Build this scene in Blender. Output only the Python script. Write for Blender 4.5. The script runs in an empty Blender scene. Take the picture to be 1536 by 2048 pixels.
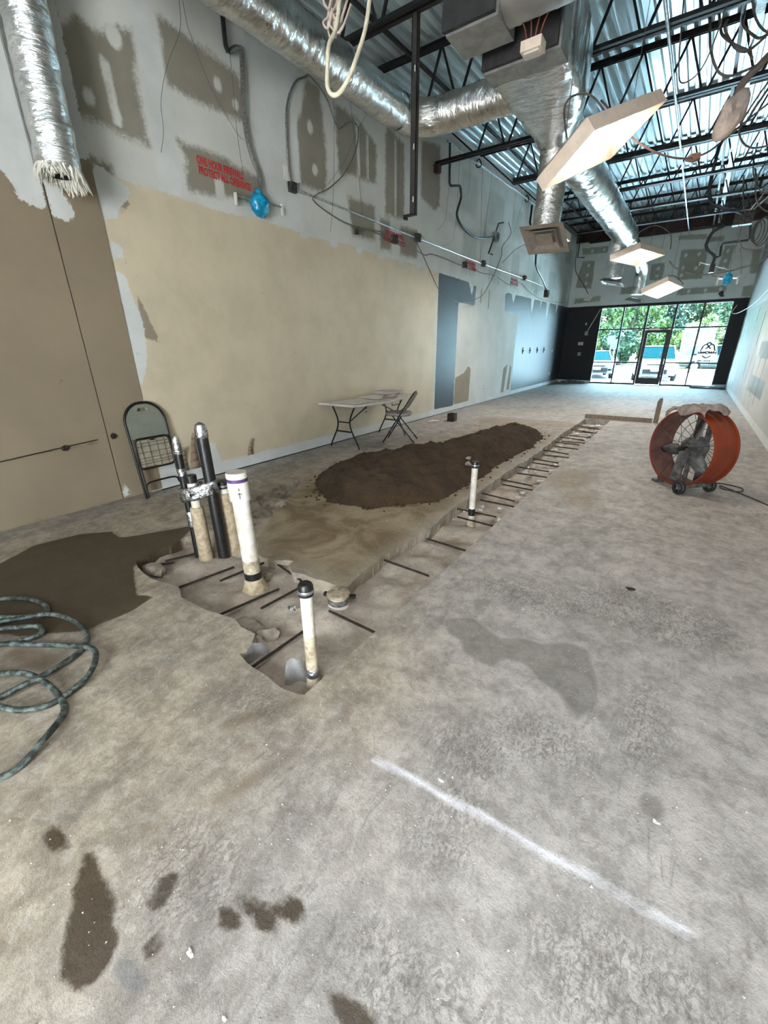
import bpy, bmesh, math, random
import numpy as np
from mathutils import Vector, Matrix
random.seed(7); rng = np.random.default_rng(7)
S = bpy.context.scene; COL = S.collection
PI = math.pi
# ------------------------------------------------------------------ camera
cam_d = bpy.data.cameras.new('camera'); cam = bpy.data.objects.new('camera', cam_d); COL.objects.link(cam)
cam_d.sensor_fit = 'HORIZONTAL'; cam_d.sensor_width = 36.0; cam_d.lens = 829.27 * 36 / 1536
cam_d.clip_start = 0.02; cam_d.clip_end = 400
yaw, pit, roll = 0.611342917, -0.378163272, 0.00955132135
fwd = Vector((-math.sin(yaw) * math.cos(pit), math.cos(yaw) * math.cos(pit), math.sin(pit)))
rt = Vector((math.cos(yaw), math.sin(yaw), 0)); dn = fwd.cross(rt)
cr, sr = math.cos(roll), math.sin(roll)
R0 = cr * rt + sr * dn; D0 = -sr * rt + cr * dn
cam.matrix_world = Matrix(((R0.x, -D0.x, -fwd.x, 0), (R0.y, -D0.y, -fwd.y, 0), (R0.z, -D0.z, -fwd.z, 1.55), (0, 0, 0, 1)))
S.camera = cam
# ------------------------------------------------------------------ world, sun, window portals, exposure
world = bpy.data.worlds.new('world'); S.world = world; world.use_nodes = True
wn = world.node_tree; wn.nodes.clear()
wo = wn.nodes.new('ShaderNodeOutputWorld'); wb = wn.nodes.new('ShaderNodeBackground')
wb.inputs[0].default_value = (0.86, 0.94, 1.0, 1); wb.inputs[1].default_value = 5.0
wn.links.new(wb.outputs[0], wo.inputs[0])
sun_d = bpy.data.lights.new('sun', 'SUN'); sun = bpy.data.objects.new('sun', sun_d); COL.objects.link(sun)
sun_d.energy = 48.0; sun_d.angle = math.radians(2); sun_d.color = (0.97, 0.98, 1.0)
sun.rotation_euler = (math.radians(-26), math.radians(10), 0)
def portal(name, loc, rot, sx, sy):
    d = bpy.data.lights.new(name, 'AREA'); d.shape = 'RECTANGLE'; d.size = sx; d.size_y = sy
    o = bpy.data.objects.new(name, d); o.location = loc; o.rotation_euler = rot; COL.objects.link(o)
    d.cycles.is_portal = True
    return o
portal('storefront_portal', (-1.32, 21.15, 1.53), (math.radians(-90), 0, 0), 4.4, 3.1)
portal('rear_opening_portal', (0.12, -3.76, 1.6), (math.radians(90), 0, 0), 2.3, 3.2)
S.view_settings.view_transform = 'Standard'; S.view_settings.look = 'None'
S.view_settings.gamma = 1.0; S.view_settings.use_curve_mapping = False
S.view_settings.exposure = 2.6
cy = S.cycles
cy.max_bounces = 8; cy.diffuse_bounces = 5; cy.glossy_bounces = 3; cy.transparent_max_bounces = 12
cy.use_denoising = True; cy.use_adaptive_sampling = True; cy.adaptive_threshold = 0.08; cy.caustics_reflective = False; cy.caustics_refractive = False
cy.sample_clamp_indirect = 8.0
# ------------------------------------------------------------------ mesh helpers
class MB:
    def __init__(s): s.v = []; s.f = []
    def add(s, vs, fs):
        b = len(s.v); s.v += [tuple(map(float, p)) for p in vs]; s.f += [tuple(i + b for i in f) for f in fs]; return s
    def box(s, c, d, M=None):
        x, y, z = d[0] / 2, d[1] / 2, d[2] / 2; c = Vector(c)
        vs = [Vector((i * x, j * y, k * z)) for k in (-1, 1) for j in (-1, 1) for i in (-1, 1)]
        if M is not None: vs = [M @ p for p in vs]
        return s.add([p + c for p in vs], [(0, 2, 3, 1), (4, 5, 7, 6), (0, 1, 5, 4), (2, 6, 7, 3), (0, 4, 6, 2), (1, 3, 7, 5)])
    def rng(s, a, b):
        return s.box([(a[i] + b[i]) / 2 for i in range(3)], [abs(b[i] - a[i]) for i in range(3)])
    def bar(s, p, q, w, h, up=(0, 0, 1)):
        p, q = Vector(p), Vector(q); d = (q - p); L = d.length; d.normalize(); u = Vector(up)
        if abs(d.dot(u)) > .98: u = Vector((1, 0, 0))
        a = d.cross(u).normalized(); b = a.cross(d)
        M = Matrix((a, d, b)).transposed()
        return s.box((p + q) / 2, (w, L, h), M)
    def tube(s, pts, r, n=8, caps=True, closed=False):
        P = [Vector(p) for p in pts]; m = len(P)
        rr = r if hasattr(r, '__len__') else [r] * m
        T = []
        for i in range(m):
            a = P[(i - 1) % m] if (closed or i > 0) else P[i]; b = P[(i + 1) % m] if (closed or i < m - 1) else P[i]
            t = b - a; T.append(t.normalized() if t.length > 1e-9 else Vector((0, 0, 1)))
        u = Vector((0, 0, 1)) if abs(T[0].z) < .9 else Vector((1, 0, 0))
        u = (u - T[0] * u.dot(T[0])).normalized(); vs = []; fs = []
        for i in range(m):
            u = u - T[i] * u.dot(T[i])
            if u.length < 1e-6: u = T[i].orthogonal()
            u.normalize(); w = T[i].cross(u)
            for k in range(n):
                a = 2 * PI * k / n; vs.append(P[i] + (u * math.cos(a) + w * math.sin(a)) * rr[i])
        for i in range(m if closed else m - 1):
            j = (i + 1) % m
            for k in range(n): fs.append((i * n + k, i * n + (k + 1) % n, j * n + (k + 1) % n, j * n + k))
        if caps and not closed: fs.append(tuple(range(n - 1, -1, -1))); fs.append(tuple((m - 1) * n + k for k in range(n)))
        return s.add(vs, fs)
    def lathe(s, prof, c=(0, 0, 0), n=24, axis='z', arc=None):
        vs = []; fs = []; m = len(prof); c = Vector(c)
        for r, h in prof:
            for k in range(n):
                a = 2 * PI * k / n
                p = (r * math.cos(a), r * math.sin(a), h)
                if axis == 'y': p = (p[0], p[2], p[1])
                if axis == 'x': p = (p[2], p[0], p[1])
                vs.append(Vector(p) + c)
        for i in range(m - 1):
            for k in range(n): fs.append((i * n + k, i * n + (k + 1) % n, (i + 1) * n + (k + 1) % n, (i + 1) * n + k))
        if prof[0][0] > 1e-6 and prof[0] != prof[-1]: fs.append(tuple(range(n - 1, -1, -1)))
        if prof[-1][0] > 1e-6 and prof[0] != prof[-1]: fs.append(tuple((m - 1) * n + k for k in range(n)))
        return s.add(vs, fs)
    def prism(s, poly, h0, h1, axis='z'):
        n = len(poly); mk = {'z': lambda a, b, h: (a, b, h), 'y': lambda a, b, h: (a, h, b), 'x': lambda a, b, h: (h, a, b)}[axis]
        vs = [mk(a, b, h0) for a, b in poly] + [mk(a, b, h1) for a, b in poly]
        fs = [tuple(range(n - 1, -1, -1)), tuple(range(n, 2 * n))] + [(i, (i + 1) % n, n + (i + 1) % n, n + i) for i in range(n)]
        return s.add(vs, fs)
    def loft(s, rings, caps=True):
        n = len(rings[0]); vs = [p for r in rings for p in r]; fs = []
        for i in range(len(rings) - 1):
            for k in range(n): fs.append((i * n + k, i * n + (k + 1) % n, (i + 1) * n + (k + 1) % n, (i + 1) * n + k))
        if caps: fs.append(tuple(range(n - 1, -1, -1))); fs.append(tuple((len(rings) - 1) * n + k for k in range(n)))
        return s.add(vs, fs)
    def blob(s, c, r, sub=2, amp=.15, sc=(1, 1, 1), freq=3.0, seed=0):
        bm = bmesh.new(); bmesh.ops.create_icosphere(bm, subdivisions=sub, radius=1)
        rs = np.random.default_rng(seed); ph = rs.uniform(0, 6.28, (4, 3)); fr = rs.uniform(.6, 1.4, (4, 3)) * freq
        vs = []
        for q in bm.verts:
            d = sum(math.sin(fr[i][0] * q.co.x + ph[i][0]) * math.sin(fr[i][1] * q.co.y + ph[i][1]) * math.sin(fr[i][2] * q.co.z + ph[i][2]) for i in range(4)) * .5
            k = r * (1 + amp * d * 2); vs.append((c[0] + q.co.x * k * sc[0], c[1] + q.co.y * k * sc[1], c[2] + q.co.z * k * sc[2]))
        s.add(vs, [tuple(x.index for x in f.verts) for f in bm.faces]); bm.free(); return s
ORG = {}
def tag(o, label=None, cat=None, group=None, kind=None):
    if label: o['label'] = label
    if cat: o['category'] = cat
    if group: o['group'] = group
    if kind: o['kind'] = kind
    return o
def thing(name, loc, label, cat, group=None, kind=None, rz=0):
    o = bpy.data.objects.new(name, None); COL.objects.link(o); o.location = loc; o.rotation_euler = (0, 0, rz)
    o.empty_display_size = .1; ORG[o] = Vector(loc)
    return tag(o, label, cat, group, kind)
def mesh_obj(name, vs, fs, mat, parent=None, smooth=None, local=False, base=None):
    """vs in world coordinates (local=True: in the parent's own frame)"""
    org = Vector((0, 0, 0))
    if parent is not None and not local: org = ORG[parent]
    if parent is None:
        A = np.array(vs); lo, hi = A.min(0), A.max(0)
        org = Vector(base) if base else Vector(((lo[0] + hi[0]) / 2, (lo[1] + hi[1]) / 2, lo[2]))
    me = bpy.data.meshes.new(name)
    if org.length: vs = [(p[0] - org.x, p[1] - org.y, p[2] - org.z) for p in vs]
    me.from_pydata(vs, [], fs)
    if smooth is not None:
        me.polygons.foreach_set('use_smooth', [True] * len(me.polygons))
        me.set_sharp_from_angle(angle=math.radians(smooth))
    o = bpy.data.objects.new(name, me); COL.objects.link(o)
    if mat is not None: me.materials.append(mat)
    if parent is not None: o.parent = parent; ORG[o] = org
    else: o.location = org; ORG[o] = org
    return o
def obj(name, mb, mat, parent=None, smooth=40, local=False, base=None):
    return mesh_obj(name, mb.v, mb.f, mat, parent, smooth, local, base)
def one(name, mb, mat, label, cat, group=None, kind=None, smooth=40):
    return tag(obj(name, mb, mat, None, smooth), label, cat, group, kind)
def copy_tree(o, parent=None):
    c = o.copy(); COL.objects.link(c); c.parent = parent
    for ch in list(o.children): copy_tree(ch, c)
    return c
def spline(pts, k=5):
    P = [Vector(p) for p in pts]; out = []
    for i in range(len(P) - 1):
        a, b, c, d = P[max(i - 1, 0)], P[i], P[i + 1], P[min(i + 2, len(P) - 1)]
        for j in range(k):
            t = j / k
            out.append(.5 * ((2 * b) + (c - a) * t + (2 * a - 5 * b + 4 * c - d) * t * t + (3 * b - a - 3 * c + d) * t ** 3))
    out.append(P[-1]); return out
def lin(r, g, b):
    f = lambda c: ((c / 255 + .055) / 1.055) ** 2.4 if c > 10 else c / 255 / 12.92
    return (f(r), f(g), f(b), 1)
# ------------------------------------------------------------------ materials
class NT:
    def __init__(s, name):
        s.m = bpy.data.materials.new(name); s.m.use_nodes = True; s.t = s.m.node_tree; s.t.nodes.clear()
        s.out = s.t.nodes.new('ShaderNodeOutputMaterial'); s.bs = s.t.nodes.new('ShaderNodeBsdfPrincipled')
        s.t.links.new(s.bs.outputs[0], s.out.inputs[0]); s._tc = None
    def n(s, t, **kw):
        q = s.t.nodes.new(t)
        for k, v in kw.items(): setattr(q, k, v)
        return q
    def L(s, a, b): s.t.links.new(a, b)
    def tc(s):
        if s._tc is None: s._tc = s.n('ShaderNodeTexCoord').outputs['Object']
        return s._tc
    def noise(s, sc, det=4, rough=.55, stretch=None, dist=0.0):
        q = s.n('ShaderNodeTexNoise'); q.inputs['Scale'].default_value = sc; q.inputs['Detail'].default_value = det
        q.inputs['Roughness'].default_value = rough; q.inputs['Distortion'].default_value = dist
        src = s.tc()
        if stretch:
            mp = s.n('ShaderNodeMapping'); mp.inputs['Scale'].default_value = stretch; s.L(src, mp.inputs[0]); src = mp.outputs[0]
        s.L(src, q.inputs['Vector']); return q.outputs['Fac']
    def math(s, op, a, b=0.0, clamp=False):
        q = s.n('ShaderNodeMath', operation=op); q.use_clamp = clamp
        for i, x in enumerate((a, b)):
            if isinstance(x, (int, float)): q.inputs[i].default_value = x
            else: s.L(x, q.inputs[i])
        return q.outputs[0]
    def ramp(s, x, a, b):
        q = s.n('ShaderNodeMapRange'); q.interpolation_type = 'SMOOTHSTEP'; s.L(x, q.inputs[0])
        q.inputs[1].default_value = a; q.inputs[2].default_value = b; return q.outputs[0]
    def mix(s, f, a, b, bt='MIX'):
        q = s.n('ShaderNodeMix', data_type='RGBA', blend_type=bt)
        for i, x in ((0, f), (6, a), (7, b)):
            if isinstance(x, (int, float)): q.inputs[i].default_value = x
            elif isinstance(x, tuple): q.inputs[i].default_value = x
            else: s.L(x, q.inputs[i])
        return q.outputs[2]
    def attr(s, nm):
        q = s.n('ShaderNodeAttribute'); q.attribute_name = nm; return q.outputs['Fac']
    def bump(s, h, st=.3, dist=.01):
        q = s.n('ShaderNodeBump'); q.inputs['Strength'].default_value = st; q.inputs['Distance'].default_value = dist
        s.L(h, q.inputs['Height']); s.L(q.outputs[0], s.bs.inputs['Normal']); return q
    def set(s, k, v):
        if isinstance(v, (int, float, tuple)): s.bs.inputs[k].default_value = v
        else: s.L(v, s.bs.inputs[k])
MATS = {}
def mat(name, c, rough=.6, metal=0.0, var=.12, sc=12, c2=None, bump=0, bsc=40, stretch=None, spec=.5, bdist=.004, det=4):
    if name in MATS: return MATS[name]
    t = NT(name); c = c if len(c) == 4 else (*c, 1)
    d = c2 if c2 else tuple(min(1, x * (1 - 2.2 * var)) for x in c[:3]) + (1,)
    t.set('Base Color', t.mix(t.ramp(t.noise(sc, det, .6, stretch), .35, .68), c, d))
    t.set('Roughness', rough); t.set('Metallic', metal); t.set('Specular IOR Level', spec)
    if bump: t.bump(t.noise(bsc, 3, .6, stretch), bump, bdist)
    MATS[name] = t.m; return t.m
def emis(name, c, st):
    t = NT(name); t.set('Base Color', (*c, 1)); t.set('Emission Color', (*c, 1)); t.set('Emission Strength', st); MATS[name] = t.m; return t.m
M_STEEL = mat('black_steel', (.012, .013, .014), .5, .2, .3)
M_RED = mat('oxide_red_steel', (.05, .012, .01), .6, 0, .3)
M_GALV = mat('galvanised_conduit', (.52, .53, .53), .38, .8, .2, 20)
M_SHEET = mat('galvanised_sheet', (.36, .36, .34), .45, .55, .15, 6)
M_DARKBOX = mat('dark_box_sheet', (.03, .03, .03), .7, .1, .2)
M_CABLE = mat('grey_cable', (.13, .12, .11), .5, 0, .2)
M_CREAM = mat('cream_flexible_cable', (.62, .56, .42), .45, 0, .15, 8)
M_BLACKC = mat('black_conduit', (.012, .012, .012), .45, 0, .2)
M_MC = mat('armoured_flex', (.27, .26, .24), .45, .6, .25, 60)
M_COPPER = mat('rust_red_wire', (.25, .07, .04), .55, 0, .2)
M_THIN = mat('thin_wire', (.10, .10, .10), .5, .3, .1)
M_BOXM = mat('junction_box_steel', (.08, .075, .07), .55, .4, .35, 25)
M_BLUE = mat('blue_film', (.01, .40, .66), .3, 0, .45, 22, c2=(.005, .16, .3, 1), bump=.5, bsc=30)
M_STENCIL = mat('red_stencil_paint', (.50, .02, .02), .7, 0, .35, 25, c2=(.40, .06, .05, 1))
M_ENAMEL = mat('cream_enamel', (.75, .62, .50), .42, 0, .05)
M_WHITEP = mat('white_plastic', (.66, .62, .56), .5, 0, .1, 7)
M_PVC = mat('white_pvc', (.72, .69, .63), .38, 0, .1, 9, c2=(.50, .44, .36, 1))
M_PVCD = mat('dirty_pvc', (.50, .43, .32), .55, 0, .3, 22, c2=(.26, .2, .13, 1), bump=.2)
M_TAPE = mat('black_tape', (.012, .012, .012), .38, 0, .3, 30, bump=.4, bsc=50)
M_PURPLE = mat('purple_primer', (.10, .05, .17), .5)
M_FOILT = mat('foil_tape', (.62, .62, .62), .26, .9, .3, 30, c2=(.2, .2, .2, 1), bump=.9, bsc=45, bdist=.01)
M_WRAP = mat('tan_foam_wrap', (.42, .34, .23), .75, 0, .25, 25, c2=(.27, .2, .12, 1), bump=.5, bsc=30, bdist=.006)
M_REBAR = mat('rusty_rebar', (.035, .024, .018), .7, .3, .3, 60, bump=.6, bsc=160)
M_ORANGE = mat('orange_drum_paint', (.20, .028, .006), .38, .1, .14, 5, c2=(.15, .022, .006, 1))
M_FANG = mat('grey_fan_metal', (.17, .165, .16), .5, .3, .3)
M_FANW = mat('fan_wire', (.06, .06, .06), .45, .6, .1)
M_RUBBER = mat('black_rubber', (.014, .014, .014), .6, 0, .2)
M_CLOTH = mat('pinkish_grey_cloth', (.26, .21, .19), .9, 0, .2, 14, bump=.5, bsc=60)
M_WOOD = mat('weathered_lumber', (.28, .22, .16), .75, 0, .2, 9, stretch=(8, 1, 1), bump=.3)
M_CHAIRF = mat('black_tube_frame', (.012, .012, .011), .35, .3, .2)
M_CHAIRP = mat('olive_grey_vinyl', (.20, .21, .17), .42, 0, .08, 5)
M_CHAIRG = mat('taupe_vinyl', (.28, .25, .22), .5, 0, .08, 5)
M_PAPER = mat('white_paper', (.72, .70, .66), .8, 0, .05)
M_CHUNK = mat('broken_concrete', (.36, .32, .26), .9, 0, .3, 12, c2=(.16, .12, .08, 1), bump=.8, bsc=30, bdist=.01)
M_BROWN = mat('brown_box', (.04, .022, .012), .7, 0, .3)
M_ALU = mat('dark_bronze_frame', (.035, .037, .042), .5, .2, .1)
M_ASPH = mat('pale_parking_concrete', (.46, .46, .46), .85, 0, .1, 1.5)
M_TIRE = mat('tyre', (.005, .005, .005), .8, spec=.1)
M_CHROME = mat('wheel_alloy', (.5, .5, .52), .3, .9)
M_CARW = mat('dimmed_white_car_paint', (.075, .078, .08), .5, 0, .02)  # car paints kept darker than their true colours to offset outdoor exposure
M_CARS = mat('dimmed_silver_car_paint', (.035, .04, .042), .5, .1, .02)
M_CARR = mat('dimmed_red_car_paint', (.05, .004, .005), .5, 0, .02)
M_CARG = mat('car_glass', (.002, .011, .013), .6, 0, .05, spec=.0)  # glass darkened too, holding down the outdoor glare
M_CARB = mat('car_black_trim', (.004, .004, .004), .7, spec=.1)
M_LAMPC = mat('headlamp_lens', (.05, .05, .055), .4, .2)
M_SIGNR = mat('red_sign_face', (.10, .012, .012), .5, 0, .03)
M_SIGNB = mat('grey_sign_back', (.035, .045, .05), .45, .4, .05)  # both sign colours lowered against the bright outdoor light
M_POST = mat('sign_post', (.3, .3, .3), .5, .5)
M_BARK = mat('bark', (.10, .07, .05), .9)
M_SOFFIT = mat('white_soffit', (.75, .75, .73), .7, 0, .03)
# ------------------------------------------------------------------ signed distances and attribute grids
def sdf(px, py, poly):
    P = np.array(poly, float); n = len(P); d = np.full(px.shape, 1e9); ins = np.zeros(px.shape, bool)
    for i in range(n):
        a, b = P[i], P[(i + 1) % n]; e = b - a
        wx, wy = px - a[0], py - a[1]; t = np.clip((wx * e[0] + wy * e[1]) / max(e @ e, 1e-12), 0, 1)
        d = np.minimum(d, np.hypot(wx - e[0] * t, wy - e[1] * t))
        if a[1] != b[1]:
            c = ((a[1] > py) != (b[1] > py)) & (px < (b[0] - a[0]) * (py - a[1]) / (b[1] - a[1]) + a[0]); ins ^= c
    return np.where(ins, -d, d)
def seg(px, py, line, w):
    d = np.full(px.shape, 1e9); P = np.array(line, float)
    for i in range(len(P) - 1):
        a, b = P[i], P[i + 1]; e = b - a; wx, wy = px - a[0], py - a[1]
        t = np.clip((wx * e[0] + wy * e[1]) / (e @ e), 0, 1); d = np.minimum(d, np.hypot(wx - e[0] * t, wy - e[1] * t))
    return d - w
def union(px, py, polys):
    d = np.full(px.shape, 2.0)
    for p in polys: d = np.minimum(d, sdf(px, py, p))
    return d
def set_attrs(o, A):
    for k, v in A.items():
        a = o.data.attributes.new(k, 'FLOAT', 'POINT'); a.data.foreach_set('value', np.clip(v, -2, 2).astype(np.float32))
def rect(u0, u1, v0, v1): return [(u0, v0), (u1, v0), (u1, v1), (u0, v1)]
def oval(u, v, a, b, n=10): return [(u + a * math.cos(2 * PI * i / n), v + b * math.sin(2 * PI * i / n)) for i in range(n)]
def panel(name, axis, pos, u0, u1, v0, v1, thick, layers, m, step=.05, parent=None, top=None):
    """a wall slab: gridded face at `pos` looking into the room, `thick` goes outwards (sign)"""
    nu = max(2, int(round((u1 - u0) / step)) + 1); nv = max(2, int(round((v1 - v0) / step)) + 1)
    us = np.linspace(u0, u1, nu); U, V = np.meshgrid(us, np.linspace(0, 1, nv), indexing='ij')
    vt = np.array([top(u) if top else v1 for u in us])[:, None]
    V = v0 + V * (vt - v0)
    mk = (lambda u, v, w: (w, u, v)) if axis == 'x' else (lambda u, v, w: (u, w, v))
    vs = [mk(float(U[i, j]), float(V[i, j]), pos) for i in range(nu) for j in range(nv)]
    fs = []
    for i in range(nu - 1):
        for j in range(nv - 1): fs.append((i * nv + j, (i + 1) * nv + j, (i + 1) * nv + j + 1, i * nv + j + 1))
    b = len(vs); q = pos + thick
    vs += [mk(u0, v0, q), mk(u1, v0, q), mk(u1, float(vt[-1, 0]), q), mk(u0, float(vt[0, 0]), q)]
    lo = [i * nv for i in range(nu)]; hi = [i * nv + nv - 1 for i in range(nu)]
    fs += [tuple(lo[::-1]) + (b, b + 1), tuple(hi) + (b + 2, b + 3), tuple(range(nv)) + (b + 3, b), tuple((nu - 1) * nv + j for j in range(nv - 1, -1, -1)) + (b + 1, b + 2), (b, b + 1, b + 2, b + 3)]
    o = mesh_obj(name, vs, fs, m, parent, None)
    A = {}
    fu = np.concatenate([U.ravel(), [0, 0, 0, 0]]); fv = np.concatenate([V.ravel(), [0, 0, 0, 0]])
    for k, polys in layers.items(): A[k] = union(fu, fv, polys)
    set_attrs(o, A); return o
def paint_mat(name, base, layers, rough=.7, amp=.03):
    """layers: list of (attribute, colour, edge noise, edge width, roughness)"""
    t = NT(name)
    nz = t.math('ADD', t.math('SUBTRACT', t.noise(7, 5, .65), .5), t.math('MULTIPLY', t.math('SUBTRACT', t.noise(26, 4, .7, None, 1.0), .5), .9)); big = t.noise(1.3, 4, .6)
    col = t.mix(t.ramp(big, .3, .7), base, tuple(c * .86 for c in base[:3]) + (1,)); r = None
    rv = rough
    for a, c, na, w, ro in layers:
        d = t.math('ADD', t.attr(a), t.math('MULTIPLY', nz, na))
        k = t.math('SUBTRACT', 1.0, t.ramp(d, -w, w))
        cc = t.mix(t.ramp(t.noise(2.3, 5, .6), .3, .75), c, tuple(x * .85 for x in c[:3]) + (1,))
        col = t.mix(k, col, cc)
        q = t.n('ShaderNodeMix', data_type='FLOAT'); t.L(k, q.inputs[0])
        if isinstance(rv, float): q.inputs[2].default_value = rv
        else: t.L(rv, q.inputs[2])
        q.inputs[3].default_value = ro; rv = q.outputs[0]
    sm = t.ramp(t.noise(17, 3, .7), .62, .8); col = t.mix(t.math('MULTIPLY', sm, .22), col, (.10, .09, .07, 1))
    t.set('Base Color', col); t.set('Roughness', rv); t.set('Specular IOR Level', .4)
    t.bump(t.noise(60, 3, .6), .12, .003)
    return t.m
# ------------------------------------------------------------------ floor slab with the sawn trench
PIT = [(-1.2, 1.02), (-1.195, 2.0), (-1.195, 4.0), (-1.195, 6.0), (-1.195, 8.0), (-1.195, 10.5), (-1.70, 10.5), (-1.71, 9.4), (-1.73, 8.3), (-1.69, 7.3), (-1.67, 6.3), (-1.70, 5.3), (-1.69, 4.4), (-1.71, 3.7), (-1.66, 3.0), (-1.70, 2.4), (-1.68, 2.15), (-1.64, 1.9), (-1.85, 1.86), (-2.12, 1.82), (-2.24, 1.96), (-2.42, 1.86), (-2.62, 1.9), (-2.85, 2.12), (-3.12, 2.55), (-3.36, 2.95), (-3.56, 3.25), (-3.76, 3.56), (-3.80, 3.3), (-3.7, 2.8), (-3.56, 2.5), (-3.42, 2.0), (-3.32, 1.57), (-3.27, 1.25), (-2.92, 1.18), (-2.62, 1.23), (-2.36, 1.17), (-2.1, 1.2), (-1.98, 1.22), (-1.77, 1.2), (-1.69, 1.1), (-1.70, 1.035), (-1.45, 1.01)]
def ragged(poly, seed=4):
    rs = np.random.default_rng(seed); out = []
    for (a, b), (c, d) in zip(poly, poly[1:] + poly[:1]):
        L = math.hypot(c - a, d - b); n = max(1, int(L / .09)); saw = a > -1.3 and c > -1.3
        for i in range(n):
            t = i / n; k = 0 if saw else (.008 if b > 2.3 and a > -2 else .014)
            out.append((a + (c - a) * t + (rs.normal(0, k) if i else 0), b + (d - b) * t + (rs.normal(0, k) if i else 0)))
    return out
PIT = ragged(PIT)
XL, XR, YF, YB = -4.83, 1.26, 20.9, -3.6
def make_floor():
    xs = np.linspace(XL - .1, XR + .1, 200); ys = np.concatenate([np.arange(YB - .1, -.6, .12), np.arange(-.6, 4.2, .028), np.arange(4.2, 11, .04), np.linspace(11, 21.1, 110)])
    nx, ny = len(xs), len(ys); X, Y = np.meshgrid(xs, ys, indexing='ij')
    cx = (X[:-1, :-1] + X[1:, 1:]) / 2; cyy = (Y[:-1, :-1] + Y[1:, 1:]) / 2
    keep = sdf(cx, cyy, PIT) > 0
    touch_k = np.zeros((nx, ny), bool); touch_d = np.zeros((nx, ny), bool)
    for a in (0, 1):
        for b in (0, 1):
            touch_k[a:nx - 1 + a, b:ny - 1 + b] |= keep; touch_d[a:nx - 1 + a, b:ny - 1 + b] |= ~keep
    bd = touch_k & touch_d
    P = np.array(PIT); Q = np.roll(P, -1, 0)
    for i, j in zip(*np.nonzero(bd)):
        p = np.array([X[i, j], Y[i, j]]); e = Q - P
        t = np.clip(((p - P) * e).sum(1) / (e * e).sum(1), 0, 1); c = P + e * t[:, None]; k = np.argmin(((c - p) ** 2).sum(1))
        X[i, j], Y[i, j] = c[k]
    used = touch_k; idx = -np.ones((nx, ny), int); idx[used] = np.arange(used.sum())
    px, py = X[used], Y[used]
    vs = [(float(a), float(b), 0.0) for a, b in zip(px, py)]
    I, J = np.nonzero(keep)
    fs = [(int(idx[i, j]), int(idx[i + 1, j]), int(idx[i + 1, j + 1]), int(idx[i, j + 1])) for i, j in zip(I, J)]
    # vertical faces of the cut slab
    low = {}
    rs = np.random.default_rng(3)
    def lowv(k):
        if k not in low:
            x, y, _ = vs[k]; low[k] = len(vs); saw = x > -1.25
            vs.append((x + (0 if saw else rs.uniform(-.006, .006)), y + (0 if saw else rs.uniform(-.006, .006)), -.13))
        return low[k]
    K = np.pad(keep, 1, constant_values=True)
    for i in range(nx - 1):
        for j in range(ny - 1):
            if keep[i, j]: continue
            for di, dj, a, b in ((-1, 0, (i, j + 1), (i, j)), (1, 0, (i + 1, j), (i + 1, j + 1)), (0, -1, (i, j), (i + 1, j)), (0, 1, (i + 1, j + 1), (i, j + 1))):
                if K[i + 1 + di, j + 1 + dj]:
                    p, q = int(idx[a]), int(idx[b]); fs.append((p, q, lowv(q), lowv(p)))
    o = mesh_obj('floor', vs, fs, concrete(), None, None, base=(0, 0, 0)); o['kind'] = 'structure'
    A_ = np.array(vs); x, y = A_[:, 0], A_[:, 1]
    wetL = [[(-4.0, .45), (-4.3, .9), (-4.23, 1.23), (-4.05, 1.42), (-3.83, 1.39), (-3.54, 1.93), (-3.25, 1.55), (-3.2, 1.2), (-2.76, 1.01), (-2.66, 1.05), (-2.6, .89), (-2.62, .75), (-2.61, .66), (-2.9, .4), (-3.09, .3), (-3.6, -.1), (-4.2, 0)]]
    wetR = [[(-.92, 1.93), (-.78, 2.05), (-.63, 1.98), (-.57, 1.95), (-.46, 2.04), (-.36, 2.04), (-.24, 2.14), (-.15, 2.12), (-.05, 1.89), (-.04, 1.71), (-.1, 1.61), (-.2, 1.73), (-.3, 1.75), (-.39, 1.84), (-.5, 1.81), (-.52, 1.71), (-.69, 1.74), (-.75, 1.82), (-.83, 1.84)], oval(.21, 1.36, .035, .05)]
    wetN = [[(-1.36, .15), (-1.2, .13), (-1.1, .14), (-1.05, .1), (-1.0, .1), (-.96, .05), (-.96, 0), (-1.04, -.04), (-1.11, 0), (-1.2, .05)], oval(-1.45, .09, .07, .03), oval(-.99, .2, .03, .022), oval(-1.01, .25, .03, .025), oval(-.72, .36, .09, .022), oval(-.78, .3, .04, .02), oval(-.64, .42, .05, .025), oval(-.9, .14, .03, .03), oval(-.35, .35, .1, .03)]
    mud = [[(-3.6, 2.55), (-3.15, 2.3), (-2.6, 1.95), (-2.2, 1.93), (-1.72, 1.95), (-1.75, 3.0), (-1.78, 4.1), (-1.85, 5.8), (-1.8, 7.6), (-2.2, 8.5), (-3.1, 8.4), (-3.3, 5.6), (-3.7, 4.6), (-3.75, 3.7), (-3.45, 3.1)]]
    chalk = [(-.72, .945), (-.55, .97), (-.4, .972), (-.27, .99), (-.08, .99), (.07, 1.01), (.22, 1.01), (.33, 1.02)]
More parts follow.
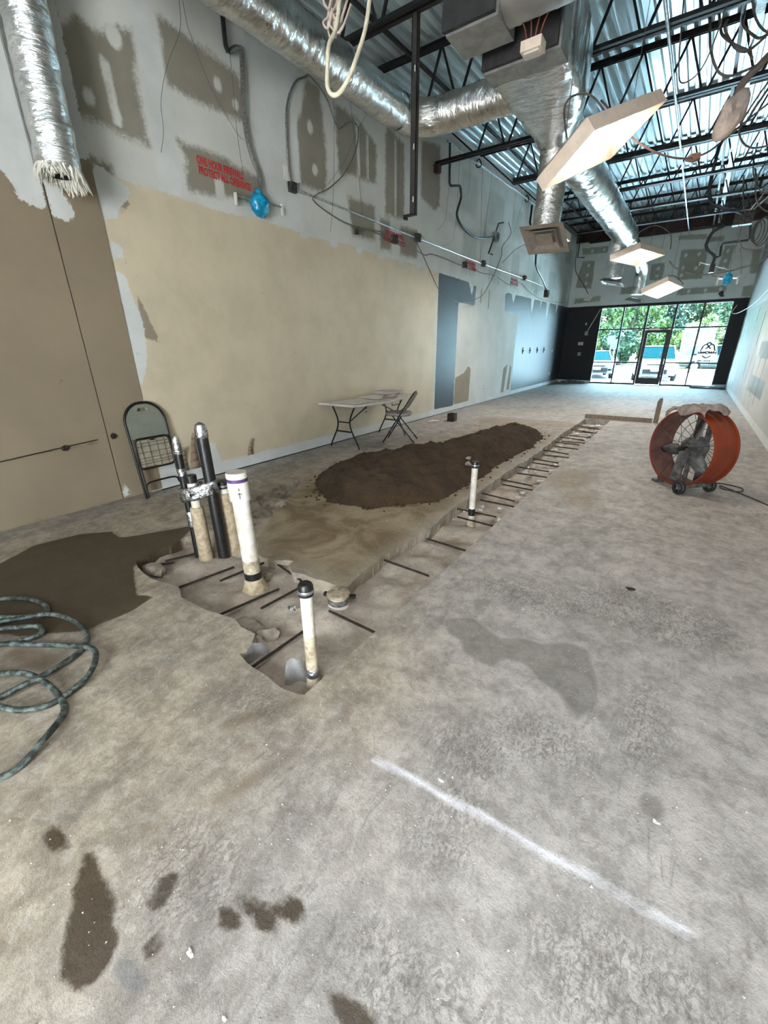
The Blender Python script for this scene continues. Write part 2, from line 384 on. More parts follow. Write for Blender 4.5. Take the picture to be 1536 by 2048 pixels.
    A = dict(wet=np.minimum(union(x, y, wetL), union(x, y, wetN)), damp=union(x, y, wetR), mud=union(x, y, mud), chalk=seg(x, y, chalk, .012),
             tan=sdf(x, y, [(-4.9, -3.6), (-.9, -3.6), (-.75, .4), (-.7, 1.2), (-1.2, 2.6), (-1.7, 4), (-1.7, 9), (-3.5, 9), (-3.9, 5), (-4.9, 2.4)]),
             tile=sdf(x, y, [(-.97, .1), (-.83, .1), (-.85, .05), (-.94, .05)]), streak=np.minimum(seg(x, y, [(-1.2, .99), (-1.27, .86), (-1.36, .72)], .02), np.minimum(seg(x, y, [(-1.02, .78), (-1.06, .62), (-1.1, .5)], .02), seg(x, y, [(-2.72, .34), (-2.5, .42)], .06))),
             scuff=union(x, y, [oval(-.42, 1.2, .17, .16), oval(-.35, 1.0, .12, .1), oval(-.38, .82, .12, .1), oval(-.2, 1.42, .22, .14), oval(.15, 1.75, .12, .3), oval(-1.35, 1.0 - .12, .2, .12), oval(.25, .75, .3, .2), oval(-.55, 2.5, .4, .2), oval(.1, 2.7, .5, .3), oval(-1.0, .3, .2, .15), oval(-.2, .45, .3, .15)]), dusty=union(x, y, [oval(-.95, 5.4, .25, .5), oval(-.7, 4.7, .18, .3), oval(-3.0, 9.2, .8, .5), oval(-2.2, 9.4, .6, .4)]))
    set_attrs(o, A); return o
def concrete():
    t = NT('worn_concrete')
    n1 = t.noise(1.1, 5, .6); n2 = t.noise(5.5, 6, .68); n3 = t.noise(38, 5, .7); ns = t.noise(3.0, 5, .65, (1, .25, 1), .6); n4 = t.noise(14, 4, .6)
    col = t.mix(t.ramp(n2, .3, .7), lin(190, 184, 177), lin(146, 141, 136))
    tanf = t.math('SUBTRACT', 1.0, t.ramp(t.math('ADD', t.attr('tan'), t.math('MULTIPLY', t.math('SUBTRACT', n1, .5), 1.6)), -.7, .55))
    tancol = t.mix(t.ramp(n2, .34, .66), lin(178, 164, 141), lin(132, 118, 98))
    col = t.mix(t.math('MULTIPLY', tanf, .85), col, tancol)
    col = t.mix(t.math('MULTIPLY', t.ramp(ns, .5, .74), .4), col, lin(100, 95, 90))
    col = t.mix(t.math('MULTIPLY', t.ramp(n4, .55, .75), .35), col, lin(196, 192, 186))
    col = t.mix(t.math('MULTIPLY', t.ramp(t.noise(.9, 6, .6, (1, .6, 1), .9), .48, .68), .42), col, lin(108, 103, 97))
    f1 = t.noise(17, 8, .75, None, .5); f2 = t.noise(95, 4, .7); f3 = t.noise(26, 5, .7, (1, .22, 1), 1.2)
    col = t.mix(t.math('MULTIPLY', t.ramp(f1, .46, .72), .5), col, lin(104, 97, 88))
    col = t.mix(t.math('MULTIPLY', t.ramp(f1, .54, .3), .35), col, lin(204, 198, 190))
    col = t.mix(t.math('MULTIPLY', t.ramp(f3, .52, .7), t.math('MULTIPLY', t.ramp(n1, .4, .6), .5)), col, lin(92, 87, 80))
    col = t.mix(t.math('MULTIPLY', t.ramp(f2, .5, .75), .4), col, lin(112, 106, 98))
    edge = t.math('ADD', t.math('MULTIPLY', t.math('SUBTRACT', n2, .5), .16), t.math('MULTIPLY', t.math('SUBTRACT', f1, .5), .10))
    def m(a, w, mul=1.0, e=edge): return t.math('SUBTRACT', 1.0, t.ramp(t.math('ADD', t.attr(a), t.math('MULTIPLY', e, mul)), -w, w))
    mud = m('mud', .16, 3.0); col = t.mix(t.math('MULTIPLY', mud, .9), col, t.mix(t.ramp(t.noise(2.1, 6, .65, None, .8), .36, .62), lin(104, 84, 52), lin(158, 142, 114)))
    damp = m('damp', .014, .6); col = t.mix(t.math('MULTIPLY', damp, .55), col, lin(92, 88, 80))
    wet = m('wet', .010, .5); col = t.mix(t.math('MULTIPLY', wet, .93), col, t.mix(t.ramp(n1, .3, .7), lin(66, 52, 32), lin(56, 44, 27)))
    stk = m('streak', .03, .8); col = t.mix(t.math('MULTIPLY', stk, .6), col, lin(96, 78, 56))
    du = m('dusty', .12, 2.2); col = t.mix(t.math('MULTIPLY', du, .5), col, lin(134, 116, 88))
    sc_ = m('scuff', .10, 1.6); col = t.mix(t.math('MULTIPLY', t.math('MULTIPLY', sc_, t.ramp(t.noise(48, 5, .7, (1, .6, 1), 1.5), .42, .62)), .62), col, lin(84, 80, 76))
    tile = m('tile', .01, .2); col = t.mix(t.math('MULTIPLY', tile, .6), col, lin(96, 98, 100))
    ch = m('chalk', .014, .12); col = t.mix(t.math('MULTIPLY', ch, t.ramp(n3, .25, .5)), col, lin(226, 226, 230))
    sp = t.ramp(n3, .58, .74); col = t.mix(t.math('MULTIPLY', sp, .6), col, lin(82, 76, 68))
    sp2 = t.ramp(t.noise(70, 3, .7), .68, .78); col = t.mix(t.math('MULTIPLY', sp2, .5), col, lin(214, 210, 202))
    t.set('Base Color', col)
    ro = t.math('SUBTRACT', .58, t.math('MULTIPLY', t.math('MAXIMUM', wet, damp), .12))
    ro = t.math('ADD', ro, t.math('MULTIPLY', n2, .12)); t.set('Roughness', ro); t.set('Specular IOR Level', .5)
    h = t.math('ADD', t.math('MULTIPLY', f2, .5), t.math('MULTIPLY', f1, .8)); t.bump(h, .55, .008)
    return t.m
make_floor()
def noise2(x, y, seed, f=1.0):
    rs = np.random.default_rng(seed); z = np.zeros_like(x)
    for k in range(7):
        a = rs.uniform(0, 6.28); fr = f * rs.uniform(.6, 2.6) * (1 + k * .7); ph = rs.uniform(0, 6.28)
        z += np.sin((x * math.cos(a) + y * math.sin(a)) * fr * 2 + ph) / (1 + k * .5)
    return z / 3
def field(name, x0, x1, y0, y1, step, hf, keepf, m, label, cat, kind=None, smooth=180):
    xs = np.arange(x0, x1 + step, step); ys = np.arange(y0, y1 + step, step); X, Y = np.meshgrid(xs, ys, indexing='ij')
    Z = hf(X, Y); K = keepf(X, Y); nx, ny = X.shape; kk = K[:-1, :-1] | K[1:, :-1] | K[:-1, 1:] | K[1:, 1:]
    used = np.zeros_like(K)
    for a in (0, 1):
        for b in (0, 1): used[a:nx - 1 + a, b:ny - 1 + b] |= kk
    idx = -np.ones(X.shape, int); idx[used] = np.arange(used.sum())
    vs = [tuple(map(float, p)) for p in zip(X[used], Y[used], Z[used])]
    fs = [(int(idx[i, j]), int(idx[i + 1, j]), int(idx[i + 1, j + 1]), int(idx[i, j + 1])) for i, j in zip(*np.nonzero(kk))]
    return tag(mesh_obj(name, vs, fs, m, None, smooth), label, cat, None, kind)
def soil_mat(name, a, b, c, rough=.95, bs=.9, sheen=None):
    t = NT(name); n = t.noise(4, 6, .65); k = t.noise(34, 5, .7)
    col = t.mix(t.ramp(n, .35, .65), a, b); col = t.mix(t.math('MULTIPLY', t.ramp(k, .5, .75), .6), col, c)
    t.set('Base Color', col); t.bump(t.math('ADD', k, t.math('MULTIPLY', n, .6)), bs, .02)
    if sheen is not None: t.set('Roughness', t.math('ADD', sheen, t.math('MULTIPLY', t.ramp(t.noise(2.2, 4, .6), .4, .62), .45)))
    else: t.set('Roughness', rough)
    return t.m
M_BED = soil_mat('dusty_trench_sheeting', lin(188, 177, 163), lin(152, 139, 125), lin(116, 101, 86), bs=.4, sheen=.38)
M_SOIL = soil_mat('dark_fill_soil', lin(70, 51, 30), lin(52, 37, 21), lin(92, 69, 42))
def crease(x, y): return np.abs(noise2(x, y, 21, 2.2))
field('trench_bed', -3.95, -1.05, .86, 10.65, .035, lambda x, y: -.115 + np.where(y < 3.0, .025, 0) + .03 * noise2(x, y, 5, 3.5) - .045 * np.clip(.22 - crease(x, y), 0, 1) + np.where((x < -2.7) & (y > 1.9), .05, 0),
      lambda x, y: sdf(x, y, PIT) < .07, M_BED, 'dusty plastic-covered dirt bed at the bottom of the floor trench', 'dirt', 'stuff')
PILE = [(-3.72, 3.8), (-3.3, 3.35), (-2.9, 3.12), (-2.4, 3.2), (-1.95, 3.75), (-1.88, 4.6), (-1.93, 5.7), (-1.86, 6.8), (-1.93, 7.8), (-2.2, 8.35), (-2.7, 8.3), (-2.95, 7.6), (-3.0, 6.6), (-3.12, 5.7), (-3.45, 5.1), (-3.7, 4.4)]
def pile_h(x, y):
    d = -sdf(x, y, PILE) + .04 * noise2(x, y, 9, 4); d = np.clip(d, -.05, 2)
    h = .34 * (1 - np.exp(-np.clip(d, 0, 9) * 2.6)); h *= 1 - .12 * np.clip((y - 6) / 2, 0, 1)
    return np.where(d > 0, h + .055 * noise2(x, y, 2, 3.2) * np.clip(d * 5, 0, 1) + .02 * noise2(x, y, 4, 10) * np.clip(d * 5, 0, 1), -.01) + .004
field('dirt_pile', -3.9, -1.7, 2.95, 8.6, .035, pile_h, lambda x, y: sdf(x, y, PILE) < .03, M_SOIL, 'long dark brown heap of excavated soil beside the trench', 'dirt pile', 'stuff')
# ------------------------------------------------------------------ walls
ROOF = lambda y: 5.51 + .028 * (y - 8.7)
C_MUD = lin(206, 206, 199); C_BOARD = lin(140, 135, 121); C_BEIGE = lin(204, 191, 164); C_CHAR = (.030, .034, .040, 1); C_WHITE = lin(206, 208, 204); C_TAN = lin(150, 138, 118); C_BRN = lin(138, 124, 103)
M_WL = paint_mat('patched_left_wall', C_MUD, [('pale', lin(184, 188, 180), .2, .08, .8), ('board', C_BOARD, .14, .045, .85), ('strip', C_WHITE, .05, .03, .5), ('beige', C_BEIGE, .06, .008, .5), ('char', C_CHAR, .05, .008, .42), ('tan', C_TAN, .05, .01, .8), ('torn', C_WHITE, .09, .006, .7), ('dot', C_MUD, .04, .02, .8)])
board = [[(2.28, 3.46), (2.55, 3.44), (2.93, 3.42), (2.88, 3.8), (2.95, 4.3), (2.62, 4.13), (2.45, 4.16), (2.28, 4.0)], [(3.2, 3.98), (3.8, 3.97), (4.18, 3.99), (4.15, 4.4), (3.81, 4.46), (3.2, 4.5)],
         [(3.2, 3.56), (3.78, 3.56), (4.3, 3.5), (4.3, 3.22), (3.28, 3.15), (3.3, 3.45)], [(5.22, 4.78), (5.48, 4.82), (5.56, 4.13), (5.5, 3.62), (4.95, 3.62), (4.86, 4.08), (5.09, 4.42)],
         [(5.76, 4.74), (6.32, 4.72), (6.78, 4.54), (6.76, 4.05), (5.82, 3.95)], [(7.05, 4.9), (7.6, 4.8), (7.62, 3.7), (7.0, 3.68)], [(4.6, 4.85), (4.46, 4.55), (4.44, 4.8)],
         [(8.2, 5.05), (8.9, 5.15), (8.97, 4.18), (8.72, 4.08), (8.2, 4.2)], [(4.5, 3.65), (4.84, 3.7), (4.86, 3.5), (4.5, 3.4)], [(6.0, 3.7), (6.7, 3.72), (6.7, 3.25), (6.1, 3.2)], [(6.85, 3.6), (7.15, 3.6), (7.2, 3.15), (6.85, 3.15)], [(7.5, 3.6), (8.1, 3.62), (8.1, 3.15), (7.5, 3.15)], [(2.2, 3.2), (2.5, 3.16), (2.5, 3.02), (2.2, 3.02)]]
pale = []
for a, b in ((9.9, 10.8), (11.5, 12.5), (13.2, 14.0), (15.2, 16.2), (17.2, 18.2), (19.4, 20.2)): pale += [rect(a, b, 4.32 + .028 * (a - 9), 5.1), rect(a + .25, b + .1, 3.15, 4.05)]
dots = [oval(3.82, 4.22, .05, .07), oval(4.04, 4.12, .045, .06), oval(5.25, 4.3, .06, .08), oval(5.3, 3.85, .06, .07), oval(2.42, 3.62, .05, .07), [(2.6, 3.5), (2.68, 3.48), (2.66, 3.95), (2.58, 3.98)], oval(2.75, 4.15, .07, .09), rect(3.62, 3.74, 3.14, 3.35), rect(6.25, 6.33, 4.0, 4.7), rect(6.5, 6.56, 4.05, 4.6), rect(7.3, 7.36, 3.7, 4.8)]
beige = [[(2.2, .17), (8.98, .15), (9.0, 3.03), (8.0, 3.06), (7.0, 3.03), (6.0, 3.07), (5.2, 3.03), (4.3, 3.06), (3.6, 3.03), (2.9, 3.06), (2.2, 3.06)]]
char = [[(9.03, .15), (10.06, .12), (10.07, 2.53), (11.0, 2.52), (11.05, 2.95), (10.6, 3.0), (9.03, 3.03)], [(13.15, 2.95), (13.2, 2.5), (14.44, 2.48), (14.44, .14), (20.9, .13), (20.9, 3.08), (13.3, 3.0)]]
tan = [[(10.08, .15), (11.0, .15), (11.02, 1.0), (10.85, 1.06), (10.6, .9), (10.1, .82)], [(13.5, .15), (13.75, .15), (13.9, 1.0), (13.55, .9)], [(14.0, .2), (14.3, .2), (14.3, .9), (14.15, 1.0)], [(2.5, 2.93), (2.63, 2.9), (2.5, 2.78)], [(2.47, 2.15), (2.6, 1.75), (2.64, 1.62), (2.47, 1.66)], [(2.42, 2.4), (2.47, 2.38), (2.42, 2.33)], [(11.35, 2.95), (11.42, 2.95), (11.42, 2.6), (11.35, 2.6)], [(11.9, 2.95), (11.97, 2.95), (11.97, 2.5), (11.9, 2.5)]]
torn = [[(2.31, 3.1), (2.38, 3.14), (2.63, 3.0), (2.62, 2.95), (2.48, 2.8), (2.44, 2.72), (2.31, 2.68)], [(2.31, 2.55), (2.42, 2.5), (2.44, 2.4), (2.31, 2.36)], [(2.31, 2.3), (2.4, 2.25), (2.47, 2.0), (2.5, 1.68), (2.46, 1.45), (2.36, 1.2), (2.31, 1.1)], [(2.31, .0), (2.62, 0), (2.62, .3), (2.5, .42), (2.36, .4)], [(2.75, .14), (3.15, .16), (3.1, .42), (2.85, .5)],
        rect(8.96, 9.03, .1, 2.2), [(15.6, 3.1), (16.0, 3.1), (15.85, 2.4)], [(17.5, 3.1), (18.0, 3.1), (17.7, 2.45)], [(13.6, 3.1), (14.1, 3.1), (13.9, 2.75)], [(16.7, 3.1), (16.9, 3.1), (16.8, 2.8)], [(18.9, 3.1), (19.2, 3.1), (19.05, 2.75)], [(10.5, 3.1), (10.95, 3.1), (10.8, 2.72)], [(11.05, 3.1), (11.3, 3.1), (11.2, 2.55)], rect(3.1, 21, -.02, .13), [(2.6, .0), (3.2, 0), (3.2, .15), (2.6, .16)]] + [oval(5.0 + i * .63, 3.03, .1, .05) for i in range(6)]
strip = [[(8.88, 4.10), (20.9, 4.44), (20.9, 4.52), (8.88, 4.18)], rect(4.28, 5.0, 3.05, 5.6), rect(2.95, 3.2, 3.05, 5.6)]
wl = panel('wall_left', 'x', XL, 2.2, YF + .15, .012, 5.6, -.15, dict(pale=pale, board=board, beige=beige, char=char, tan=tan, torn=torn, strip=strip, dot=dots), M_WL, .05, top=lambda y: ROOF(y) + .02)
wl['kind'] = 'structure'
mbk = MB(); mbk.rng((XL - .3, YB - .1, -.15), (XL - .16, YF + .3, 5.9)); obj('wall_left_backing', mbk, M_STEEL, wl, None)
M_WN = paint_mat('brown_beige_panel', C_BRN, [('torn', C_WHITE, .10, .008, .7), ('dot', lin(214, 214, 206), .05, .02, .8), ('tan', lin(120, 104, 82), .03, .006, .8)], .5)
tornA = [[(-4, 6), (-4, 3.0), (1.35, 2.95), (1.62, 2.88), (1.68, 2.72), (1.87, 2.67), (1.9, 6)]]
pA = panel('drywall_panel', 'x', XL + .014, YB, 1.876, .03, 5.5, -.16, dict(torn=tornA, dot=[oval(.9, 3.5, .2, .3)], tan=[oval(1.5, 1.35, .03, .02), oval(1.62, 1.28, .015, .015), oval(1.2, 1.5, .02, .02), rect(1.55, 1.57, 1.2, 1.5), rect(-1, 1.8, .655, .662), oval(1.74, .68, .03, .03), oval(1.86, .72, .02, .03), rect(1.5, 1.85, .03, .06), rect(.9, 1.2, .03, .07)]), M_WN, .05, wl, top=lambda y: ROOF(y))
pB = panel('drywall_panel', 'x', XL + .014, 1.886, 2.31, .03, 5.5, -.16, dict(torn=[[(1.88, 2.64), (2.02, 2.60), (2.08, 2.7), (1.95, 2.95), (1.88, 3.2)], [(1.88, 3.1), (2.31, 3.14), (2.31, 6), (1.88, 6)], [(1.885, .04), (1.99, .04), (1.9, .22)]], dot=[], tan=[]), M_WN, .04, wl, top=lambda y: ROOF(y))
# curled scraps of facing paper at the foot of the left wall
for i, (y, h, w, c) in enumerate(((2.62, .34, .07, .12), (2.78, .5, .07, .10), (3.62, .26, .05, .09))):
    mb = MB(); P = []
    for k in range(6):
        t = k / 5; P.append([(XL + .01 + c * t * t * .5, y - w * (1 - t), .16 + h * t * (1 - .1 * t)), (XL + .015 + c * t * t * .8, y + w * (1 - t) + .002, .16 + h * t * (1 - .1 * t))])
    for a, b in zip(P, P[1:]): mb.add([a[0], a[1], b[1], b[0]], [(0, 1, 2, 3)])
    o = obj('torn_paper', mb, MATS.get('paperback') or mat('paperback', (.30, .22, .15), .9), wl, 180)
    md = o.modifiers.new('t', 'SOLIDIFY'); md.thickness = .003
# black strip laid in for the dark gap under the left wall
mb = MB(); mb.rng((XL - .02, 2.32, .0), (XL + .006, YF, .010)); b_ = obj('gap_strip_left', mb, M_STEEL, None, None); b_['kind'] = 'structure'
# right wall
M_WR = paint_mat('stripped_right_wall', C_WHITE, [('board', lin(150, 158, 158), .05, .02, .6), ('green', lin(176, 190, 172), .2, .25, .6), ('tan', lin(70, 70, 70), .05, .012, .8), ('torn', lin(226, 230, 228), .05, .02, .5)])
RW_LAYERS = dict(board=[[(11.0, .52), (13.5, .52), (13.55, .87), (11.06, .87)], [(11.6, 1.26), (13.4, 1.25), (13.55, 1.6), (12.4, 1.6), (11.6, 1.6)], rect(9.5, 10.4, 3.3, 4.6), rect(12.5, 13.4, 3.2, 4.4), rect(15.5, 16.5, 3.2, 4.4)],
        green=[rect(8, 20.5, 1.75, 2.6)], tan=[rect(15.5 - i * .9, 15.56 - i * .9, .7 - .1 * i, 1.3) for i in range(5)] + [rect(14.5, 14.6, 1.5, 2.3), rect(16.2, 16.3, 2.1, 2.5), rect(12, 12.1, 2.0, 2.6), rect(9, 19, .005, .015)] + [rect(17 - i * 1.1, 17.2 - i * 1.1, 2.62, 2.68) for i in range(8)],
        torn=[rect(-2, 21, 0, .14), rect(8, 20.9, 2.58, 2.75), rect(19.6, 19.9, .1, 2.6), rect(18.6, 18.75, .3, 2.2)])
wr = panel('wall_right', 'x', XR, YB, YF + .15, .0, 5.6, .15, RW_LAYERS, M_WR, .06, top=lambda y: ROOF(y) + .02); wr['kind'] = 'structure'
# front wall over and beside the storefront
M_WF = paint_mat('patched_front_wall', lin(224, 229, 225), [('board', lin(162, 165, 152), .10, .03, .85), ('char', (.006, .0065, .008, 1), .02, .01, .6), ('dot', lin(222, 226, 222), .04, .02, .8)])
fbp = [[(-4.6, 5.24), (-3.63, 5.22), (-3.6, 4.98), (-4.56, 5.0)], [(-4.5, 4.78), (-4.05, 4.76), (-4.0, 4.1), (-4.03, 3.73), (-4.63, 3.82), (-4.6, 4.34)], [(-1.32, 5.28), (-.43, 5.21), (-.41, 5.05), (-1.28, 5.12)], [(-1.13, 4.8), (-.34, 4.74), (-.3, 4.45), (-.28, 3.79), (-1.06, 3.81)],
       [(-2.0, 4.42), (-1.56, 4.42), (-1.55, 3.85), (-1.98, 3.87)], [(.15, 4.78), (.46, 4.77), (.41, 3.98), (.1, 3.96)], [(-.94, 3.5), (.52, 3.52), (.53, 3.31), (-.97, 3.28)], [(.99, 3.44), (1.26, 3.48), (1.26, 3.1), (1.0, 3.1)], [(.97, 4.55), (1.22, 4.6), (1.26, 3.81), (1.05, 3.83)],
       [(-.39, 5.1), (.06, 5.09), (.08, 4.93), (-.35, 4.94)], [(-3.54, 5.24), (-3.03, 5.23), (-2.99, 4.96), (-3.54, 4.98)], [(-3.5, 4.7), (-3.0, 4.7), (-2.95, 3.9), (-3.5, 3.9)], [(-2.9, 3.7), (-2.2, 3.7), (-2.2, 3.45), (-2.9, 3.45)], [(-4.6, 3.4), (-3.6, 3.45), (-3.6, 3.25), (-4.6, 3.2)]]
fdots = [oval(x, z, .05, .07) for x, z in ((-4.25, 4.6), (-4.25, 4.25), (-4.25, 3.95), (-4.2, 5.1), (-3.75, 5.1), (-.95, 4.6), (-.55, 4.6), (-.95, 4.2), (-.55, 4.15), (-.95, 3.95), (-1.75, 4.25), (-1.75, 4.0), (.28, 4.6), (.28, 4.3), (.26, 4.08), (-.6, 3.4), (-.1, 3.4), (.35, 3.4), (-3.25, 4.4), (-3.25, 4.1), (-3.3, 5.1))]
wf = panel('wall_front', 'y', YF, XL - .1, XR + .1, 3.0, 5.9, .2, dict(board=fbp, char=[rect(-6, 2, 2.9, 3.075)], dot=fdots), M_WF, .05); wf['kind'] = 'structure'
w2 = panel('wall_front_pier_left', 'y', YF, XL - .1, -3.5, 0, 3.0, .2, dict(board=[], char=[rect(-6, 2, .11, 4)], dot=[]), M_WF, .1); w2['kind'] = 'structure'
w3 = panel('wall_front_pier_right', 'y', YF, .86, XR + .1, 0, 3.0, .2, dict(board=[], char=[rect(-6, 2, .11, 4)], dot=[]), M_WF, .1); w3['kind'] = 'structure'
# rear wall behind the camera with an unseen open bay, added to brighten the room with daylight
mb = MB(); mb.rng((XL - .15, YB - .15, 0), (-1.0, YB, 5.3)); mb.rng((-1.0, YB - .15, 3.2), (XR + .15, YB, 5.3)); mb.rng((1.25, YB - .15, 0), (XR + .15, YB, 3.2))
o = obj('wall_rear', mb, mat('rear_wall_paint', (.6, .58, .54), .7), None, None); o['kind'] = 'structure'
# ------------------------------------------------------------------ corrugated roof deck
def deck():
    t = NT('galvanised_deck'); n = t.noise(1.2, 5, .6, (3, .35, 1)); k = t.noise(30, 3, .6, (1, .2, 1))
    t.set('Base Color', t.mix(t.ramp(n, .3, .7), (.70, .78, .79, 1), (.48, .55, .57, 1))); t.set('Metallic', .8)
    t.set('Roughness', t.math('ADD', .22, t.math('MULTIPLY', n, .2))); t.bump(k, .05, .004)
    pitch = .152; prof = []; x = XL - .15
    while x < XR + .3:
        prof += [(x, 0), (x + .045, 0), (x + .062, .042), (x + .135, .042)]; x += pitch
    ys = np.linspace(YB - .2, 21.2, 14); vs = []; fs = []
    for y in ys:
        for px, pz in prof: vs.append((px, float(y), ROOF(y) + pz + .004))
    n_ = len(prof)
    for i in range(len(ys) - 1):
        for j in range(n_ - 1): fs.append((i * n_ + j, i * n_ + j + 1, (i + 1) * n_ + j + 1, (i + 1) * n_ + j))
    b = len(vs)
    for y in (ys[0], ys[-1]):
        for px in (prof[0][0], prof[-1][0]): vs.append((px, float(y), ROOF(y) + .12))
    fs.append((b, b + 1, b + 3, b + 2))
    o = mesh_obj('ceiling', vs, fs, t.m, None, None); o['kind'] = 'structure'
deck()
# ------------------------------------------------------------------ storefront
def glass():
    t = NT('window_glass'); t.t.nodes.remove(t.bs)
    a = t.n('ShaderNodeBsdfTransparent'); a.inputs[0].default_value = (.74, .92, 1.0, 1); g = t.n('ShaderNodeBsdfGlossy'); g.inputs['Roughness'].default_value = .02
    f = t.n('ShaderNodeFresnel'); f.inputs[0].default_value = 1.35; m = t.n('ShaderNodeMixShader')
    t.L(f.outputs[0], m.inputs[0]); t.L(a.outputs[0], m.inputs[1]); t.L(g.outputs[0], m.inputs[2]); t.L(m.outputs[0], t.out.inputs[0]); return t.m
M_GLASS = glass()
win = thing('window_1', (-1.32, YF + .1, 0), None, None, kind='structure')
MX = [-3.5, -2.65, -1.8, -.86, 0.0, .86]; MZ = [.03, .87, 2.15, 3.0]; yw = YF + .08
mb = MB()
for i, x in enumerate(MX):
    mb = MB(); w = .055 if i not in (2, 3) else .07; mb.rng((x - w / 2, yw - .05, 0), (x + w / 2, yw + .05, 3.02)); obj('mullion', mb, M_ALU, win, None)
bays = list(zip(MX, MX[1:]))
for bi, (x0, x1) in enumerate(bays):
    for zi, z in enumerate(MZ):
        if bi == 2 and zi in (0, 1): continue
        h = .05 if zi in (1, 2) else .06
        mb = MB(); mb.rng((x0 + .027, yw - .04, z - h / 2), (x1 - .027, yw + .04, z + h / 2)); obj('transom', mb, M_ALU, win, None)
    for z0, z1 in zip(MZ, MZ[1:]):
        if bi == 2 and z0 < 2: continue
        mb = MB(); mb.rng((x0 + .02, yw - .004, z0 + .02), (x1 - .02, yw + .004, z1 - .02)); p = obj('pane', mb, M_GLASS, win, None)
        if bi == 4 and abs(z0 - .87) < .01: PANE = p
door = thing('door_1', (-1.33, YF + .08, 0), None, None, kind='structure')
dx0, dx1 = -1.76, -.90
for nm, a, b in (('stile', (dx0, 0.02), (dx0 + .11, 2.1)), ('stile', (dx1 - .11, 0.02), (dx1, 2.1)), ('top_rail', (dx0 + .11, 1.99), (dx1 - .11, 2.1)), ('bottom_rail', (dx0 + .11, .02), (dx1 - .11, .28))):
    mb = MB(); mb.rng((a[0], yw - .025, a[1]), (b[0], yw + .025, b[1])); obj(nm, mb, M_ALU, door, None)
mb = MB(); mb.rng((dx0 + .1, yw - .004, .27), (dx1 - .1, yw + .004, 2.0)); obj('pane', mb, M_GLASS, door, None)
mb = MB(); mb.tube([(dx1 - .16, yw - .03, .95), (dx1 - .16, yw - .07, .97), (dx1 - .16, yw - .07, 1.25), (dx1 - .16, yw - .03, 1.27)], .012); obj('door_handle', mb, M_CHROME, door)
mb = MB(); mb.box((-1.45, yw - .06, 2.12), (.34, .06, .06)); mb.bar((-1.35, yw - .08, 2.12), (-1.15, yw - .2, 2.12), .03, .012); mb.bar((-1.15, yw - .2, 2.12), (-1.02, yw - .03, 2.12), .03, .012); obj('door_closer', mb, M_GALV, door, None)
# lettering on the lower right pane (reads from outside, so it is seen reversed from in here)
M_DECAL = mat('black_decal', (.01, .012, .012), .5); 
_t = NT('frosted_decal'); _t.t.nodes.remove(_t.bs); _a = _t.n('ShaderNodeBsdfTransparent'); _b = _t.n('ShaderNodeBsdfTranslucent'); _b.inputs[0].default_value = (.8, .86, .86, 1); _m = _t.n('ShaderNodeMixShader'); _m.inputs[0].default_value = .35
_t.L(_a.outputs[0], _m.inputs[1]); _t.L(_b.outputs[0], _m.inputs[2]); _t.L(_m.outputs[0], _t.out.inputs[0]); M_DECALW = _t.m
def text(s, size, m, parent, M, name='lettering', bold=.0, extr=.001):
    c = bpy.data.curves.new('t', 'FONT'); c.body = s; c.size = size; c.align_x = 'CENTER'; c.offset = bold; c.extrude = extr; c.space_character = 1.05
    o = bpy.data.objects.new('t', c); COL.objects.link(o); dg = bpy.context.evaluated_depsgraph_get(); dg.update()
    me = bpy.data.meshes.new_from_object(o.evaluated_get(dg)); vs = [tuple(M @ v.co) for v in me.vertices]; fs = [tuple(p.vertices) for p in me.polygons]
    bpy.data.objects.remove(o); bpy.data.curves.remove(c); bpy.data.meshes.remove(me)
    return mesh_obj(name, vs, fs, m, parent, None)
yd = yw - .007
MIR = lambda x, z: Matrix(((-1, 0, 0, x), (0, 0, -1, yd - .004), (0, 1, 0, z), (0, 0, 0, 1)))
mb = MB(); mb.prism([(.12, .92), (.78, .92), (.76, 1.22), (.66, 1.62), (.3, 1.62), (.14, 1.3)], yd - .001, yd + .002, 'y'); obj('decal_backing', mb, M_DECALW, PANE, None)
text('HWOWH', .13, M_DECAL, PANE, MIR(.44, 1.2), bold=.014)
text('268.544.1442', .085, M_DECAL, PANE, MIR(.44, .93), bold=.008)
mb = MB(); q = lambda a, b, w=.03: mb.bar((a[0], yd - .004, a[1]), (b[0], yd - .004, b[1]), .003, w, (0, 0, 1))
def q(a, b, w=.055): 
    d = Vector((b[0] - a[0], 0, b[1] - a[1])); n = Vector((-d.z, 0, d.x)).normalized() * w / 2; A = Vector((a[0], yd - .004, a[1])); B = Vector((b[0], yd - .004, b[1]))
    mb.add([A - n, B - n, B + n, A + n], [(0, 1, 2, 3)])
for a, b in (((.36, 1.56), (.52, 1.38)), ((.52, 1.56), (.36, 1.38)), ((.24, 1.36), (.27, 1.5)), ((.27, 1.5), (.36, 1.55)), ((.64, 1.36), (.61, 1.5)), ((.61, 1.5), (.52, 1.55)), ((.36, 1.56), (.44, 1.61)), ((.52, 1.56), (.44, 1.61)), ((.3, 1.14), (.44, 1.05)), ((.58, 1.14), (.44, 1.05)), ((.24, 1.36), (.2, 1.32)), ((.64, 1.36), (.68, 1.32))): q(a, b)
obj('emblem', mb, M_DECAL, PANE, None)
